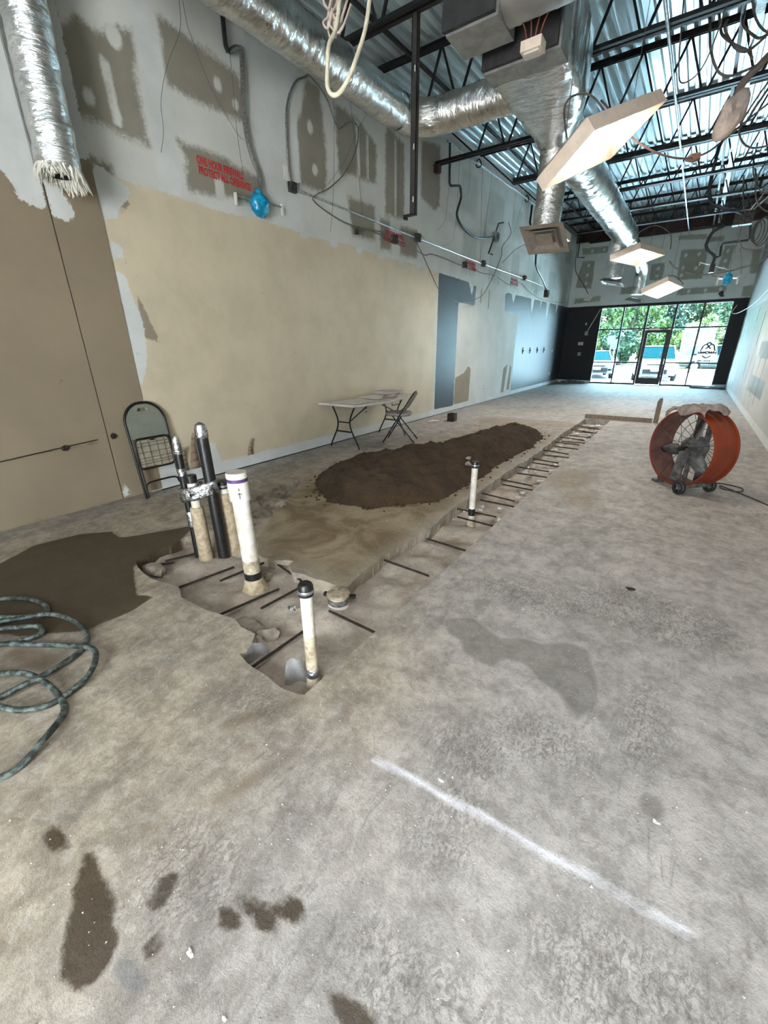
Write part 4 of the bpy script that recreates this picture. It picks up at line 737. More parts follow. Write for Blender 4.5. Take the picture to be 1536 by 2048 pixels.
# measured cable runs, metres in room coordinates
G = {
  'flex1': [(-4.76,3.935,4.794),(-4.76,3.931,4.527),(-4.76,3.968,4.522),(-4.76,4.09,4.604),(-4.76,4.132,4.539),(-4.76,4.083,4.027),(-4.76,4.118,3.718),(-4.76,4.218,3.505),(-4.76,4.227,3.306)],
  'flex2': [(-4.78,5.176,4.774),(-4.78,4.968,4.64),(-4.78,4.788,4.336),(-4.78,4.749,3.902),(-4.78,4.757,3.618),(-4.78,4.791,3.535)],
  'cable3': [(-4.74,4.351,5.091),(-4.74,4.573,4.922),(-4.74,5.036,4.82),(-4.74,5.482,4.69),(-4.74,5.685,4.439),(-4.74,5.77,4.427),(-4.74,6.002,4.579),(-4.74,6.188,4.569),(-4.74,6.125,4.286),(-4.74,5.847,3.942),(-4.74,5.495,3.678),(-4.74,5.192,3.521),(-4.74,5.163,3.429),(-4.74,5.689,3.325),(-4.74,6.175,3.318),(-4.74,6.872,3.372)],
  'cable3b': [(-4.76,6.068,3.235),(-4.76,6.264,3.283),(-4.76,6.468,3.339),(-4.76,6.708,3.325),(-4.76,7.164,3.328)],
  'cable4': [(-4.74,7.296,3.294),(-4.74,7.873,3.264),(-4.74,8.258,3.236),(-4.74,8.499,3.288),(-4.74,8.998,3.296),(-4.74,9.856,3.267),(-4.74,10.539,3.322),(-4.74,11.007,3.251),(-4.74,12.01,3.285),(-4.74,13.213,3.189),(-4.74,14.06,3.338),(-4.74,14.85,3.206),(-4.74,16.007,3.081),(-4.74,17.613,3.072),(-4.74,19.863,3.193)],
  'cable5': [(-4.6,7.689,3.34),(-4.6,8.019,3.104),(-4.6,8.562,2.685),(-4.6,8.864,2.572),(-4.6,9.277,2.507),(-4.6,9.797,2.493),(-4.6,10.345,2.585),(-4.6,10.929,2.738),(-4.6,11.353,3.056),(-4.6,11.691,3.373),(-4.6,11.989,3.749),(-4.6,12.007,3.952),(-4.6,12.546,4.308)],
  'cable6': [(-4.6,12.104,3.595),(-4.6,12.965,4.006),(-4.6,13.748,4.271),(-4.6,14.812,4.672)],
  'pipe2': [(-4.74,9.131,5.259),(-4.74,9.179,4.623),(-4.7,9.171,4.581),(-4.7,9.556,4.665),(-4.7,9.609,4.634),(-4.7,9.654,4.48),(-4.7,9.517,4.231),(-4.7,9.507,4.123),(-4.7,9.721,4.001),(-4.7,10.151,3.928),(-4.7,10.634,3.913),(-4.7,11.542,4.074)],
  'bracket2': [(-4.68,12.149,4.502),(-4.68,11.815,4.417),(-4.68,11.59,4.08),(-4.68,11.312,3.694),(-4.68,11.576,3.71)],
  'box2': [(-4.7,11.703,4.112)],
  'pipe3': [(-4.74,14.44,5.372),(-4.74,14.442,5.128),(-4.74,14.421,4.938)],
  'flex3': [(-4.6,14.879,4.158),(-4.6,15.068,3.845),(-4.6,15.724,3.638),(-4.6,16.319,3.402),(-4.6,16.488,3.187)],
  'bar3': [(-4.6,15.085,3.174),(-4.6,17.648,3.54)],
  'thinwires': [(-4.75,3.391,4.656),(-4.75,3.4,4.448),(-4.75,3.402,4.303),(-4.75,3.453,4.096)],
  'wire0': [(-4.72,3.442,4.669),(-4.72,3.46,4.501),(-4.72,3.495,4.406),(-4.72,3.637,4.116),(-4.72,3.898,3.826),(-4.72,4.004,3.769)],
  'wire1': [(-4.72,3.403,4.651),(-4.72,3.367,4.425),(-4.72,3.173,4.095),(-4.72,3.045,3.79),(-4.72,3.02,3.554),(-4.72,2.954,3.358)],
  'wire2': [(-4.72,3.943,4.473),(-4.72,3.938,4.184),(-4.72,3.925,3.79),(-4.72,3.949,3.429)],
  'wire3': [(-4.72,5.642,4.715),(-4.72,5.581,3.957),(-4.72,5.504,3.409),(-4.72,5.425,3.118)],
  'wire4': [(-4.72,5.992,4.81),(-4.72,6.099,4.274),(-4.72,6.221,3.49)],
  'wire5': [(-4.72,7.297,5.072),(-4.72,7.272,4.406),(-4.72,7.246,3.731)],
  'wire6': [(-4.72,6.404,4.808),(-4.72,6.16,4.527),(-4.72,5.832,4.082),(-4.72,5.421,3.686)],
  'wire7': [(-4.72,9.212,5.161),(-4.72,9.083,4.314),(-4.72,9.008,3.959),(-4.72,8.702,3.731)],
  'wire8': [(-4.72,9.532,5.333),(-4.72,9.535,4.413),(-4.72,9.386,3.671),(-4.72,8.939,3.51)],
  'wire9': [(-4.72,10.011,5.389),(-4.72,10.07,4.711),(-4.72,9.768,4.509)],
  'wire10': [(-4.72,10.699,5.317),(-4.72,10.832,4.21),(-4.72,10.91,3.504)],
  'wire11': [(-4.72,11.297,5.334),(-4.72,11.156,4.571),(-4.72,10.91,3.504)],
  'wire12': [(-4.72,12.898,5.315),(-4.72,12.927,4.597)],
  'wire13': [(-4.72,13.531,5.29),(-4.72,13.281,4.778),(-4.72,13.095,4.453)],
  'whiteloop': [(-1.721,2.381,3.256),(-1.707,2.345,3.162),(-1.681,2.273,3.03),(-1.67,2.191,2.901),(-1.672,2.129,2.802),(-1.689,2.087,2.738),(-1.709,2.059,2.711),(-1.733,2.046,2.718),(-1.754,2.05,2.757),(-1.777,2.083,2.833),(-1.814,2.146,2.962),(-1.82,2.209,3.045),(-1.85,2.291,3.202),(-1.868,2.33,3.281)],
  'loopbundle': [(-2.059,2.474,3.394),(-2.03,2.444,3.291),(-2.009,2.428,3.227),(-2.008,2.407,3.183)],
  'J1': [(-0.655,7.331,5.15),(-0.567,7.198,4.748),(-0.517,7.143,4.562),(-0.416,7.121,4.371),(-0.317,7.163,4.313),(-0.206,7.255,4.343),(0.02,7.477,4.474)],
  'J2': [(-0.564,7.213,5.045),(-0.476,7.129,4.743),(-0.425,7.12,4.651),(-0.298,7.165,4.56),(-0.184,7.219,4.508),(-0.121,7.222,4.422)],
  'J3': [(-0.346,7.365,5.043),(-0.312,7.313,4.887),(-0.27,7.279,4.755),(-0.17,7.305,4.664),(-0.096,7.341,4.633),(-0.007,7.443,4.712)],
  'J4': [(-0.007,7.112,4.572),(-0.122,6.957,4.419),(-0.195,6.88,4.367),(-0.289,6.834,4.407),(-0.411,6.83,4.576),(-0.411,6.877,4.672)],
  'sleeve': [(0.01,6.839,4.257),(-0.054,6.743,4.15),(-0.111,6.664,4.071),(-0.157,6.578,3.959),(-0.174,6.511,3.846)],
  'jboxD': [(-0.166,6.436,3.682)],
  'T1cable': [(-1.401,6.487,4.08),(-1.375,6.489,4.048),(-1.187,6.476,3.883),(-0.99,6.58,3.813),(-0.753,6.683,3.684),(-0.584,6.768,3.614),(-0.351,6.928,3.606),(-0.239,7.046,3.689),(-0.092,7.235,3.866),(0.122,7.486,4.074)],
  'splice': [(-0.351,6.928,3.606)],
  'T1whip': [(-1.602,5.969,3.71),(-1.596,6.131,3.899),(-1.611,6.245,4.019),(-1.561,6.339,4.087),(-1.496,6.423,4.086)],
  'J5': [(0.112,7.429,4.241),(0.009,7.232,3.985),(-0.048,7.118,3.832),(-0.236,6.9,3.654)],
  'tangle': [(-0.378,11.2,4.3),(-0.346,12.277,4.3),(-0.275,12.731,4.3),(-0.012,13.315,4.3),(0.12,13.504,4.3)],
  'tanglebox': [(0.325,14.168,4.25)],
  'flexR': [(-0.001,12.815,3.9),(-0.186,13.298,3.9),(-0.274,14.498,3.9),(-0.273,15.199,3.9),(-0.193,15.955,3.9),(-0.056,16.918,3.9),(-0.067,18.288,3.9)],
  'boxR': [(-0.047,16.853,3.6)],
  'barR': [(-0.343,15.457,3.6),(0.317,17.245,3.6)],
  'rigidR': [(0.562,16.853,4.702),(0.652,16.853,4.246),(0.625,16.853,4.226),(0.066,16.853,4.21),(0.045,16.853,4.152),(0.069,16.853,3.902),(-0.029,16.853,3.876)],
  'longR': [(-0.727,10.5,3.017),(-0.607,10.5,2.899),(-0.414,10.5,2.799),(-0.189,10.5,2.746),(-0.032,10.5,2.74),(0.183,10.5,2.752),(0.39,10.5,2.795),(0.612,10.5,2.857),(0.738,10.5,2.955)],
  'blue2': [(0.233,10.2,2.598)],
  'blue2bar': [(0.096,10.2,2.617),(0.375,10.2,2.609)],
  'blue2wire': [(-0.031,10.3,2.717),(0.044,10.3,2.671),(0.191,10.3,2.651)],
  'coilR': [(0.595,14.519,4.0)],
  'dropR': [(0.192,10.0,3.371),(0.207,10.0,3.229),(0.285,10.0,3.092),(0.335,10.0,3.022),(0.49,10.0,2.99),(0.685,10.0,2.96)],
  'dropR2': [(0.284,10.0,3.042),(0.356,10.0,2.854),(0.393,10.0,2.645)],
  'frontwireL': [(-4.969,20.6,5.621),(-4.942,20.6,5.182),(-4.781,20.6,4.361),(-4.416,20.6,3.875),(-4.092,20.6,3.521)],
  'frontplate': [(-4.056,20.6,3.297)],
  'frontangle': [(-5.06,20.6,5.719),(-4.953,20.6,4.864),(-4.659,20.6,4.833)],
  'flexwhiteR': [(1.451,17.631,2.9),(1.578,20.985,2.9),(1.554,24.187,2.9),(1.419,25.752,2.9),(1.067,24.736,2.9)],
  'poleL': [(-3.503,20.7,2.938),(-3.644,20.7,2.531),(-3.906,20.7,2.116)],
  'tubR': [(1.25,16.844,3.379),(1.25,17.134,3.326),(1.25,18.003,3.577)],
  'rp1': [(1.26,13.514,0.859),(1.26,11.058,0.871),(1.26,11.012,0.529),(1.26,13.445,0.521)],
  'rp2': [(1.26,13.544,1.596),(1.26,12.516,1.601),(1.26,11.673,1.263),(1.26,13.382,1.252)],
  'rwtop': [(1.26,19.875,2.569),(1.26,15.236,2.694),(1.26,13.642,2.054),(1.26,18.229,2.451)],
  'fpatch': [(-4.596,20.9,5.275),(-3.495,20.9,5.282),(-3.455,20.9,5.056),(-4.495,20.9,4.999)],
  'fp0': [(-4.592,20.88,5.233),(-3.627,20.88,5.21),(-3.588,20.88,4.983),(-4.555,20.88,4.999)],
  'fp1': [(-4.472,20.88,4.781),(-4.051,20.88,4.761),(-4.017,20.88,4.106),(-4.03,20.88,3.726),(-4.627,20.88,3.819),(-4.554,20.88,4.342)],
  'fp2': [(-1.315,20.88,5.284),(-0.429,20.88,5.209),(-0.412,20.88,5.049),(-1.279,20.88,5.117)],
  'fp3': [(-1.135,20.88,4.812),(-0.342,20.88,4.741),(-0.316,20.88,4.455),(-0.282,20.88,3.79),(-1.065,20.88,3.813)],
  'fp4': [(-2.006,20.88,4.419),(-1.562,20.88,4.417),(-1.552,20.88,3.853),(-1.984,20.88,3.867)],
  'fp5': [(0.149,20.88,4.782),(0.46,20.88,4.765),(0.412,20.88,3.976),(0.099,20.88,3.964)],
  'fp6': [(-0.937,20.88,3.499),(0.52,20.88,3.516),(0.532,20.88,3.308),(-0.974,20.88,3.282)],
  'fp7': [(0.994,20.88,3.439),(1.232,20.88,3.481),(1.257,20.88,3.093),(1.002,20.88,3.11)],
  'fp8': [(0.968,20.88,4.55),(1.221,20.88,4.636),(1.325,20.88,3.812),(1.057,20.88,3.836)],
  'fp9': [(-1.534,20.88,4.584),(-1.085,20.88,4.578),(-1.003,20.88,3.808),(-1.202,20.88,3.781)],
  'fp10': [(-0.387,20.88,5.105),(0.06,20.88,5.087),(0.079,20.88,4.928),(-0.35,20.88,4.942)],
  'fp11': [(-3.54,20.88,5.244),(-3.035,20.88,5.227),(-2.987,20.88,4.959),(-3.54,20.88,4.977)],
  'fp12': [(0.981,20.88,4.779),(1.297,20.88,4.815),(1.356,20.88,4.582),(1.03,20.88,4.582)],
  'troffD1': [(-3.484,9.707,3.57)],
  'smoke': [(-2.148,6.031,4.626)],
  'redwires': [(-2.293,5.878,5.06),(-2.242,5.877,4.851),(-2.19,5.924,4.736),(-2.18,6.026,4.715),(-2.232,5.92,5.06),(-2.198,5.908,4.85),(-2.172,5.937,4.736),(-2.175,6.029,4.715),(-2.171,5.963,5.059),(-2.154,5.938,4.85),(-2.154,5.949,4.736),(-2.171,6.032,4.715),(-2.11,6.005,5.058),(-2.11,5.969,4.849),(-2.136,5.961,4.735),(-2.166,6.035,4.715)],
  'hangdiag': [(-2.172,7.801,3.162)],
}
# ------------------------------------------------------------------ wiring and pipes on the left wall
def cable(name, pts, r, m, label, cat, k=5, n=6, group=None): 
    mb = MB(); mb.tube(spline(pts, k) if k > 1 else pts, r, n); return one(name, mb, m, label, cat, group)
def jbox(name, c, s, label, group='junction boxes', bar=None, m=None, knocks=True):
    g = thing(name, (c[0], c[1], c[2] - s / 2), label, 'junction box', group); mb = MB(); mb.box(c, (s * .55, s, s)); obj('box', mb, m or M_BOXM, g, None)
    mb = MB(); mb.box((c[0] + s * .3, c[1], c[2]), (.004, s * .7, s * .8)); obj('open_face', mb, M_DARKBOX, g, None)
    if bar: 
        mb = MB(); mb.bar(bar[0], bar[1], .012, .02); obj('hanger_bar', mb, M_GALV, g, None)
        for e in bar: mb = MB(); mb.box((e[0], e[1], e[2] - .03), (.03, .02, .10)); obj('hanger_tab', mb, M_PAPER, g, None)
    rs = random.Random(int(c[1] * 100)); 
    for k in range(3):
        mb = MB(); p = Vector(c) + Vector((s * .3, 0, 0)); mb.tube(spline([p, p + Vector((.04, rs.uniform(-.08, .08), rs.uniform(-.03, .06))), p + Vector((.05, rs.uniform(-.14, .14), rs.uniform(-.12, .05)))], 3), .003, 4); obj('wire_tail', mb, M_THIN, g)
    return g
def bluebag(c, s, bar, label):
    g = thing('bagged_junction_box', (c[0], c[1], c[2] - s * .6), label, 'junction box', 'blue bagged boxes'); mb = MB(); mb.blob(c, s * .58, 3, .10, (.8, 1.15, 1.1), 6, 5); obj('blue_bag', mb, M_BLUE, g, 180)
    mb = MB(); mb.blob((c[0], c[1], c[2] + s * .6), s * .2, 2, .3, (1, 1, 1.2), 8, 3); obj('bag_knot', mb, M_BLUE, g, 180)
    mb = MB(); mb.bar(bar[0], bar[1], .012, .02); obj('hanger_bar', mb, M_GALV, g, None)
    for e in bar: mb = MB(); mb.box((e[0], e[1], e[2] - .03), (.03, .025, .12)); obj('hanger_tab', mb, M_PAPER, g, None)
    return g
t = thing('flex_conduit', (-4.76, 4.2, 3.3), 'thick grey flexible conduit curving down the wall to the blue bagged box', 'conduit')
mb = MB(); mb.tube([(-4.77, 3.93, 5.3), (-4.76, 3.935, 4.794), (-4.76, 3.931, 4.55)], .022, 8); mb.tube([(-4.76, 3.931, 4.56), (-4.76, 3.95, 4.52), (-4.76, 3.985, 4.535)], .024, 8); obj('rigid_drop', mb, M_BLACKC, t)
mb = MB(); mb.tube(spline(G['flex1'][2:], 6), .024, 8); obj('flex_run', mb, M_MC, t)
bluebag((-4.74, 4.17, 3.19), .2, ((-4.76, 3.83, 3.21), (-4.76, 4.55, 3.25)), 'box wrapped in blue film on the left wall below the stencilled lettering')
cable('armoured_cable', [(-4.78, 5.4, 4.95)] + G['flex2'], .014, M_MC, 'grey armoured cable bowed on the wall above the first junction box', 'cable')
jbox('junction_box', (-4.78, 4.79, 3.52), .11, 'junction box at the near end of the long wall conduit')
mb = MB(); mb.box((-4.815, 4.72, 3.66), (.012, .10, .16)); one('box_cover', mb, M_PAPER, 'loose white cover plate beside the first wall junction box', 'cover plate', smooth=None)
cable('armoured_cable', G['cable3'], .009, M_MC, 'armoured cable sagging off the wall duct in an S down to the stencil', 'cable')
cable('armoured_cable', G['cable3b'], .009, M_MC, 'short cable tail left of the second red stencil', 'cable')
cable('armoured_cable', G['cable4'], .010, M_MC, 'long wavy cable strung along the left wall above the charcoal paint', 'cable')
cable('armoured_cable', G['cable5'] + [(-4.72, 12.6, 4.6)], .009, M_CABLE, 'cable hanging in a deep loop in front of the charcoal wall', 'cable')
cable('armoured_cable', G['cable6'], .008, M_CABLE, 'thin cable rising to the nearest diffuser', 'cable')
mb = MB(); mb.tube([(-4.80, 4.84, 3.52), (-4.80, 8.2, 3.49), (-4.80, 11.3, 3.48), (-4.80, 14.5, 3.50), (-4.80, 16.6, 3.5)], .014, 8); one('wall_conduit', mb, M_GALV, 'straight galvanised conduit running along the left wall', 'conduit')
for i, (y, z, w) in enumerate(((8.02, 3.49, 'beside the second red stencil'), (11.26, 3.48, 'above the gap between the charcoal panels'), (14.52, 3.51, 'toward the far end of the long wall conduit'))): jbox('junction_box', (-4.77, y, z), .13, 'dark junction box on the wall conduit ' + w)
jbox('junction_box', (-4.76, 7.2, 3.33), .13, 'junction box on the wavy cable in front of the second stencil'); jbox('junction_box', (-4.74, 10.1, 3.3), .12, 'junction box on the wavy cable over the first charcoal panel'); jbox('junction_box', (-4.75, 6.1, 3.25), .07, 'small box with wire tails at the end of the short cable')
t = thing('black_wall_pipe', (-4.7, 9.3, 3.9), 'black pipe dropping with an offset and curving to a grey box on the left wall', 'conduit')
mb = MB(); p = G['pipe2']; mb.tube([p[0], p[1]] + [(-4.72, 9.2, 4.58), (-4.70, 9.3, 4.60)] + p[3:5], .022, 8); obj('rigid_offset', mb, M_BLACKC, t)
mb = MB(); mb.tube(spline(p[4:], 5), .024, 8); obj('flex_end', mb, M_BLACKC, t)
jbox('junction_box', (-4.68, 11.70, 4.11), .2, 'grey box with a skewed black bracket at the end of the black wall pipe', m=M_SHEET)
mb = MB(); mb.tube(G['bracket2'], .018, 6); one('skew_bracket', mb, M_STEEL, 'black Z-shaped bracket behind the grey wall box', 'bracket')
cable('black_flex', [(-4.6, 14.8, ROOF(14.8) - .04)] + G['flex3'], .03, M_BLACKC, 'black flex hanging below the nearest diffuser at the left wall', 'conduit')
jbox('junction_box', (-4.58, 16.45, 3.22), .22, 'black box with a long hanger bar near the far end of the left wall', bar=(G['bar3'][0], G['bar3'][1]))
mb = MB(); mb.tube(G['pipe3'] + [(-4.74, 14.5, 4.9)], .03, 8); one('pipe_stub', mb, M_STEEL, 'short black pipe stub hanging at the end of the wall-top pipe', 'pipe')
WL = ['left of the blue bag', 'above the stencilled lettering', 'beside the thick grey conduit', 'under the white cable loop', 'right of the sagging cable', 'left of the hanging strut', 'crossing the sagging cable', 'below the bare green pilaster', 'just right of the bare pilaster', 'under the black wall pipe', 'past the black wall pipe', 'slanting past the black wall pipe', 'left of the nearest diffuser', 'curling near the nearest diffuser']
for i in range(14): cable('thin_wire', G['wire%d' % i], .0024, M_THIN, 'thin stray wire dangling on the left wall ' + WL[i], 'wire', 5, 5, 'stray wires on the left wall')
mb = MB(); mb.blob((-4.76, 4.95, 5.0), .06, 2, .3, (1, 1, .7), 5, 2); one('wire_clump', mb, M_DARKBOX, 'small dark wire clump high on the wall under the wall duct', 'wire clump')
mb = MB(); mb.blob((-4.7, 3.12, 4.72), .10, 2, .35, (.8, 1.2, .8), 5, 8); one('red_tag_clump', mb, mat('maroon_rag', (.10, .012, .02), .8), 'dark maroon tag at the top edge above the patched wall', 'tag')
# hanging strut
g = thing('hanging_strut', (-3.0, 4.92, 2.97), 'tall dark grey steel strut hanging from the second roof joist', 'strut')
mb = MB(); mb.rng((-3.03, 4.90, 2.98), (-2.96, 4.905, 4.74)); mb.rng((-3.03, 4.90, 2.98), (-3.022, 4.95, 4.74)); mb.rng((-2.968, 4.90, 2.98), (-2.96, 4.95, 4.74)); obj('channel', mb, mat('grey_primer_steel', (.05, .047, .043), .5, .3), g, None)
for z in (3.12, 3.6, 4.25): mb = MB(); mb.box((-2.985, 4.897, z), (.012, .004, .05)); obj('slot', mb, M_PAPER, g, None)
mb = MB(); mb.rng((-3.09, 4.885, 2.97), (-2.96, 4.95, 2.985)); mb.rng((-3.11, 4.885, 2.94), (-3.085, 4.95, 2.985)); obj('foot_clip', mb, M_STEEL, g, None)
# stencilled lettering
def wall_text(s, y, z, size, rx, sx=.6):
    M = Matrix(((0, 0, 1, XL + .004), (sx, 0, 0, y), (0, 1, 0, z), (0, 0, 0, 1)))
    return text(s, size, M_STENCIL, wl, M, 'stencil_lettering', .005, .0008)
wall_text('ONE HOUR FIREWALL', 3.73, 3.425, .098, 0, .6); wall_text('PROTECT ALL OPENINGS', 3.78, 3.335, .098, 0, .6)
for y, z in ((7.3, 3.29), (10.6, 3.27), (13.8, 3.25)): wall_text('ONE HOUR FIREWALL', y, z + .10, .098, 0); wall_text('PROTECT ALL OPENINGS', y, z, .098, 0)
# ------------------------------------------------------------------ loose ceiling wiring
wl_ = thing('cream_cable_loop', (-1.75, 2.05, 2.7), 'thick cream flexible cable hanging in a loop at the top of the room', 'cable'); mb = MB(); mb.tube(spline([(-1.70, 2.6, 3.9), (-1.72, 2.45, 3.5)] + G['whiteloop'] + [(-1.9, 2.45, 3.6), (-1.9, 2.6, 4.0)], 5), .0105, 10); obj('cable', mb, M_CREAM, wl_)
mb = MB(); rs = random.Random(2)
g = thing('wire_bundle', (-2.0, 2.42, 3.1), 'tangle of pale stripped wires beside the cream cable loop', 'wire bundle')
for k in range(7):
    a = [Vector(p) + Vector((rs.uniform(-.05, .05), rs.uniform(-.04, .04), rs.uniform(-.02, .02))) for p in G['loopbundle']]; mb = MB(); mb.tube(spline([a[0] + Vector((0, .1, .4))] + a + [a[-1] + Vector((rs.uniform(-.06, .12), 0, rs.uniform(0, .12)))], 4), .006, 5); obj('strand', mb, mat('pale_pinkish_wire', (.42, .34, .28), .5), g)
for i, (k, w) in enumerate((('J1', 'in the widest loop under the bright deck'), ('J2', 'in a short loop by the right channel'), ('J3', 'curling behind the right channel'), ('J4', 'bunched across the right channel'), ('J5', 'slanting past the dangling beige box'))): cable('loose_cable', G[k], .013, M_CABLE, 'grey loose cable ' + w, 'cable', 6, 6, 'loose ceiling cables')
g = thing('dangling_box', (-.166, 6.44, 3.5), 'beige box dangling on a brown sleeve among the ceiling cables', 'junction box'); mb = MB(); mb.tube(spline(G['sleeve'], 4), [.035] * 17, 8); obj('sleeve', mb, mat('brown_sleeve', (.20, .16, .13), .7), g)
c0 = Vector(G['jboxD'][0]); mb = MB(); mb.blob(c0, .15, 3, .22, (.75, .7, 1.15), 2.2, 11); obj('box_body', mb, mat('beige_box_plastic', (.40, .34, .30), .6, 0, .15), g, 30)
T1c = [(-1.2, 5.35, 3.7), (-1.1, 5.5, 3.62), (-.95, 5.7, 3.48), (-.72, 5.9, 3.36), (-.5, 6.2, 3.35), (-.33, 6.6, 3.47), (-.2, 7.0, 3.68), (-.05, 7.25, 3.88), (.12, 7.5, 4.08)]
g = thing('spliced_cable', (-.4, 6.3, 3.35), 'brown cable drooping from the nearest troffer with a taped splice', 'cable'); mb = MB(); mb.tube(spline(T1c, 6), .010, 6); obj('cable', mb, mat('brown_cable', (.16, .11, .09), .6), g); mb = MB(); mb.blob((-.42, 6.38, 3.39), .05, 2, .2, (1.4, .8, .8), 4, 3); obj('splice', mb, mat('taped_splice', (.20, .10, .07), .7), g)
# control device with rust-red wires
g = thing('duct_detector', (-1.62, 4.55, 3.86), 'small cream duct detector hanging on rust-red wires by the plenum', 'detector'); P0 = Vector((0, 0, 1.55)) + (Vector(G['smoke'][0]) - Vector((0, 0, 1.55))) * (3.45 / 4.6)
mb = MB(); mb.box(P0, (.17, .13, .07)); obj('housing', mb, M_ENAMEL, g, None); mb = MB(); mb.box(P0 + Vector((0, 0, -.04)), (.12, .09, .02)); obj('cover', mb, M_WHITEP, g, None)
for k in range(4): a = P0 + Vector((-.05 + .03 * k, 0, .03)); mb = MB(); mb.tube(spline([a, a + Vector((.02 * (k - 1.5), .0, .10)), a + Vector((.06 * (k - 1.5), .02, .25)), a + Vector((.09 * (k - 1.5), .05, .6))], 4), .006, 5); obj('red_wire', mb, M_COPPER, g)
# right-hand clutter toward the storefront
fy = lambda pts, y: [tuple(p[k] * y / p[1] if k != 2 else 1.55 + (p[2] - 1.55) * y / p[1] for k in range(3)) for p in pts]
cable('heavy_cable', [(-.45, 13.5, ROOF(13.5) - .04)] + fy(G['tangle'], 13.5) + [(.3, 14.0, 4.3)], .035, M_BLACKC, 'heavy dark cable curving into the tangled splice box', 'cable')
g = thing('splice_tangle', G['tanglebox'][0], 'dark tangled splice box with cable coils at the upper right', 'junction box'); c0 = Vector(G['tanglebox'][0]); mb = MB(); mb.box(c0, (.36, .2, .26)); obj('box', mb, M_BOXM, g, None)
for k in range(4): a = c0 + Vector((.3 + .04 * k, 0, -.2)); mb = MB(); mb.tube([(a.x + (.08 + .02 * k) * math.cos(t_), a.y + .02 * k, a.z - .1 + (.2 + .03 * k) * math.sin(t_)) for t_ in np.linspace(0, 2 * PI, 20)[:-1]], .012, 5, closed=True); obj('coil', mb, M_CABLE, g)
for k, (dx, dz) in enumerate(((.5, 1.0), (.75, .9), (.9, 1.1), (-.2, .9))): mb = MB(); mb.tube(spline([c0 + Vector((dx * .1, 0, .1)), c0 + Vector((dx * .5, .1, dz * .5 - .04)), c0 + Vector((dx, .2, dz))], 5), .016, 5); obj('feeder', mb, M_CABLE if k % 2 else M_WHITEP, g)
cable('black_flex', fy(G['flexR'], 16.8), .04, M_BLACKC, 'black flex curving down to the box over the storefront', 'conduit')
cable('black_conduit', [(.56, 16.853, ROOF(16.8) - .02)] + G['rigidR'], .03, M_BLACKC, 'black offset conduit above the storefront on the right', 'conduit', 1)
jbox('junction_box', fy(G['boxR'], 16.8)[0], .22, 'round dark box on a long hanger bar above the storefront', bar=fy(G['barR'], 16.8))
cable('loose_cable', G['longR'], .012, M_CABLE, 'grey loose cable swagging from the middle troffer to the right wall', 'cable', 6, 6, 'loose ceiling cables')
bluebag(G['blue2'][0], .15, (G['blue2bar'][0], G['blue2bar'][1]), 'small blue bagged box hanging in front of the storefront wall')
cable('loose_cable', G['blue2wire'], .008, M_CABLE, 'short cable tail feeding the small blue bagged box', 'cable')
cable('loose_cable', G['dropR'], .008, M_CABLE, 'thin cable with a knot dropping at the upper right', 'cable'); cable('loose_cable', G['dropR2'], .006, M_THIN, 'thin wire tail below the knotted cable at the upper right', 'wire')
cable('loose_cable', [(-4.5, 19.6, 5.5), (-4.5, 19.6, 5.0), (-4.45, 19.6, 4.3), (-4.1, 19.6, 3.8), (-3.85, 19.6, 3.42)], .014, M_CABLE, 'cable drooping down the far left corner to a white plate', 'cable')
mb = MB(); mb.prism([(-3.99, 3.2), (-3.75, 3.16), (-3.66, 3.32), (-3.76, 3.46), (-3.95, 3.4)], 19.58, 19.61, 'y'); one('hanging_plate', mb, M_PAPER, 'loose white plate hanging in the far left corner above the black pier', 'cover plate', smooth=None)
mb = MB(); mb.tube([(-4.62, 20.4, 5.82), (-4.62, 20.4, 4.85), (-4.35, 20.4, 4.83)], .02, 6); one('black_conduit', mb, M_BLACKC, 'black L-shaped conduit in the far left corner', 'conduit')
cable('white_flex', [(1.2, 13.5, 2.9), (1.18, 15.5, 2.72), (1.15, 18, 2.62), (1.0, 20.2, 2.55), (.85, 20.7, 2.6), (.95, 20.75, 2.85)], .012, M_WHITEP, 'white flex sagging along the right wall to the black pier', 'cable')
g = thing('dangling_bracket', (-3.95, 20.7, 2.0), 'white rod with a clip hanging across the left black pier', 'bracket'); mb = MB(); mb.tube([(-3.53, 20.885, 2.94), (-3.9, 20.87, 2.12)], .015, 6); obj('rod', mb, M_WHITEP, g); mb = MB(); mb.box((-3.93, 20.875, 2.03), (.12, .05, .16)); obj('clip', mb, M_SHEET, g, None)
mb = MB(); mb.blob((.4, 20.8, 3.25), .07, 2, .3, (1, .5, 1), 4, 6); mb.box((.45, 20.84, 3.17), (.10, .04, .05)); one('camera_bracket', mb, M_BOXM, 'small dark bracket under the patch strip over the storefront', 'bracket')
# wall plates and holes
def plate(x, y, z, ax, label, m=None, s=(.08, .12)):
    g = thing('wall_plate', (x, y, z - s[1] / 2), label, 'wall plate', 'wall plates'); d = (.012, s[0], s[1]) if ax == 'x' else (s[0], .012, s[1]); mb = MB(); mb.box((x, y, z), d); obj('plate', mb, m or M_WHITEP, g, None)
    for k in (-.25, .25): mb = MB(); mb.box((x + (.007 if ax == 'x' else 0), y - (0 if ax == 'x' else .007), z + s[1] * k), (.004, .03, .03) if ax == 'x' else (.03, .004, .03)); obj('socket', mb, M_BLACKC, g, None)
plate(XL + .008, 6.32, .46, 'x', 'white outlet plate on the beige wall under the folding table'); plate(XL + .008, 12.0, .45, 'x', 'white outlet plate on the stripped grey wall section'); plate(XL + .008, 19.2, .45, 'x', 'white outlet plate low on the far charcoal wall'); plate(XL + .008, 19.2, 1.35, 'x', 'white switch plate on the far charcoal wall')
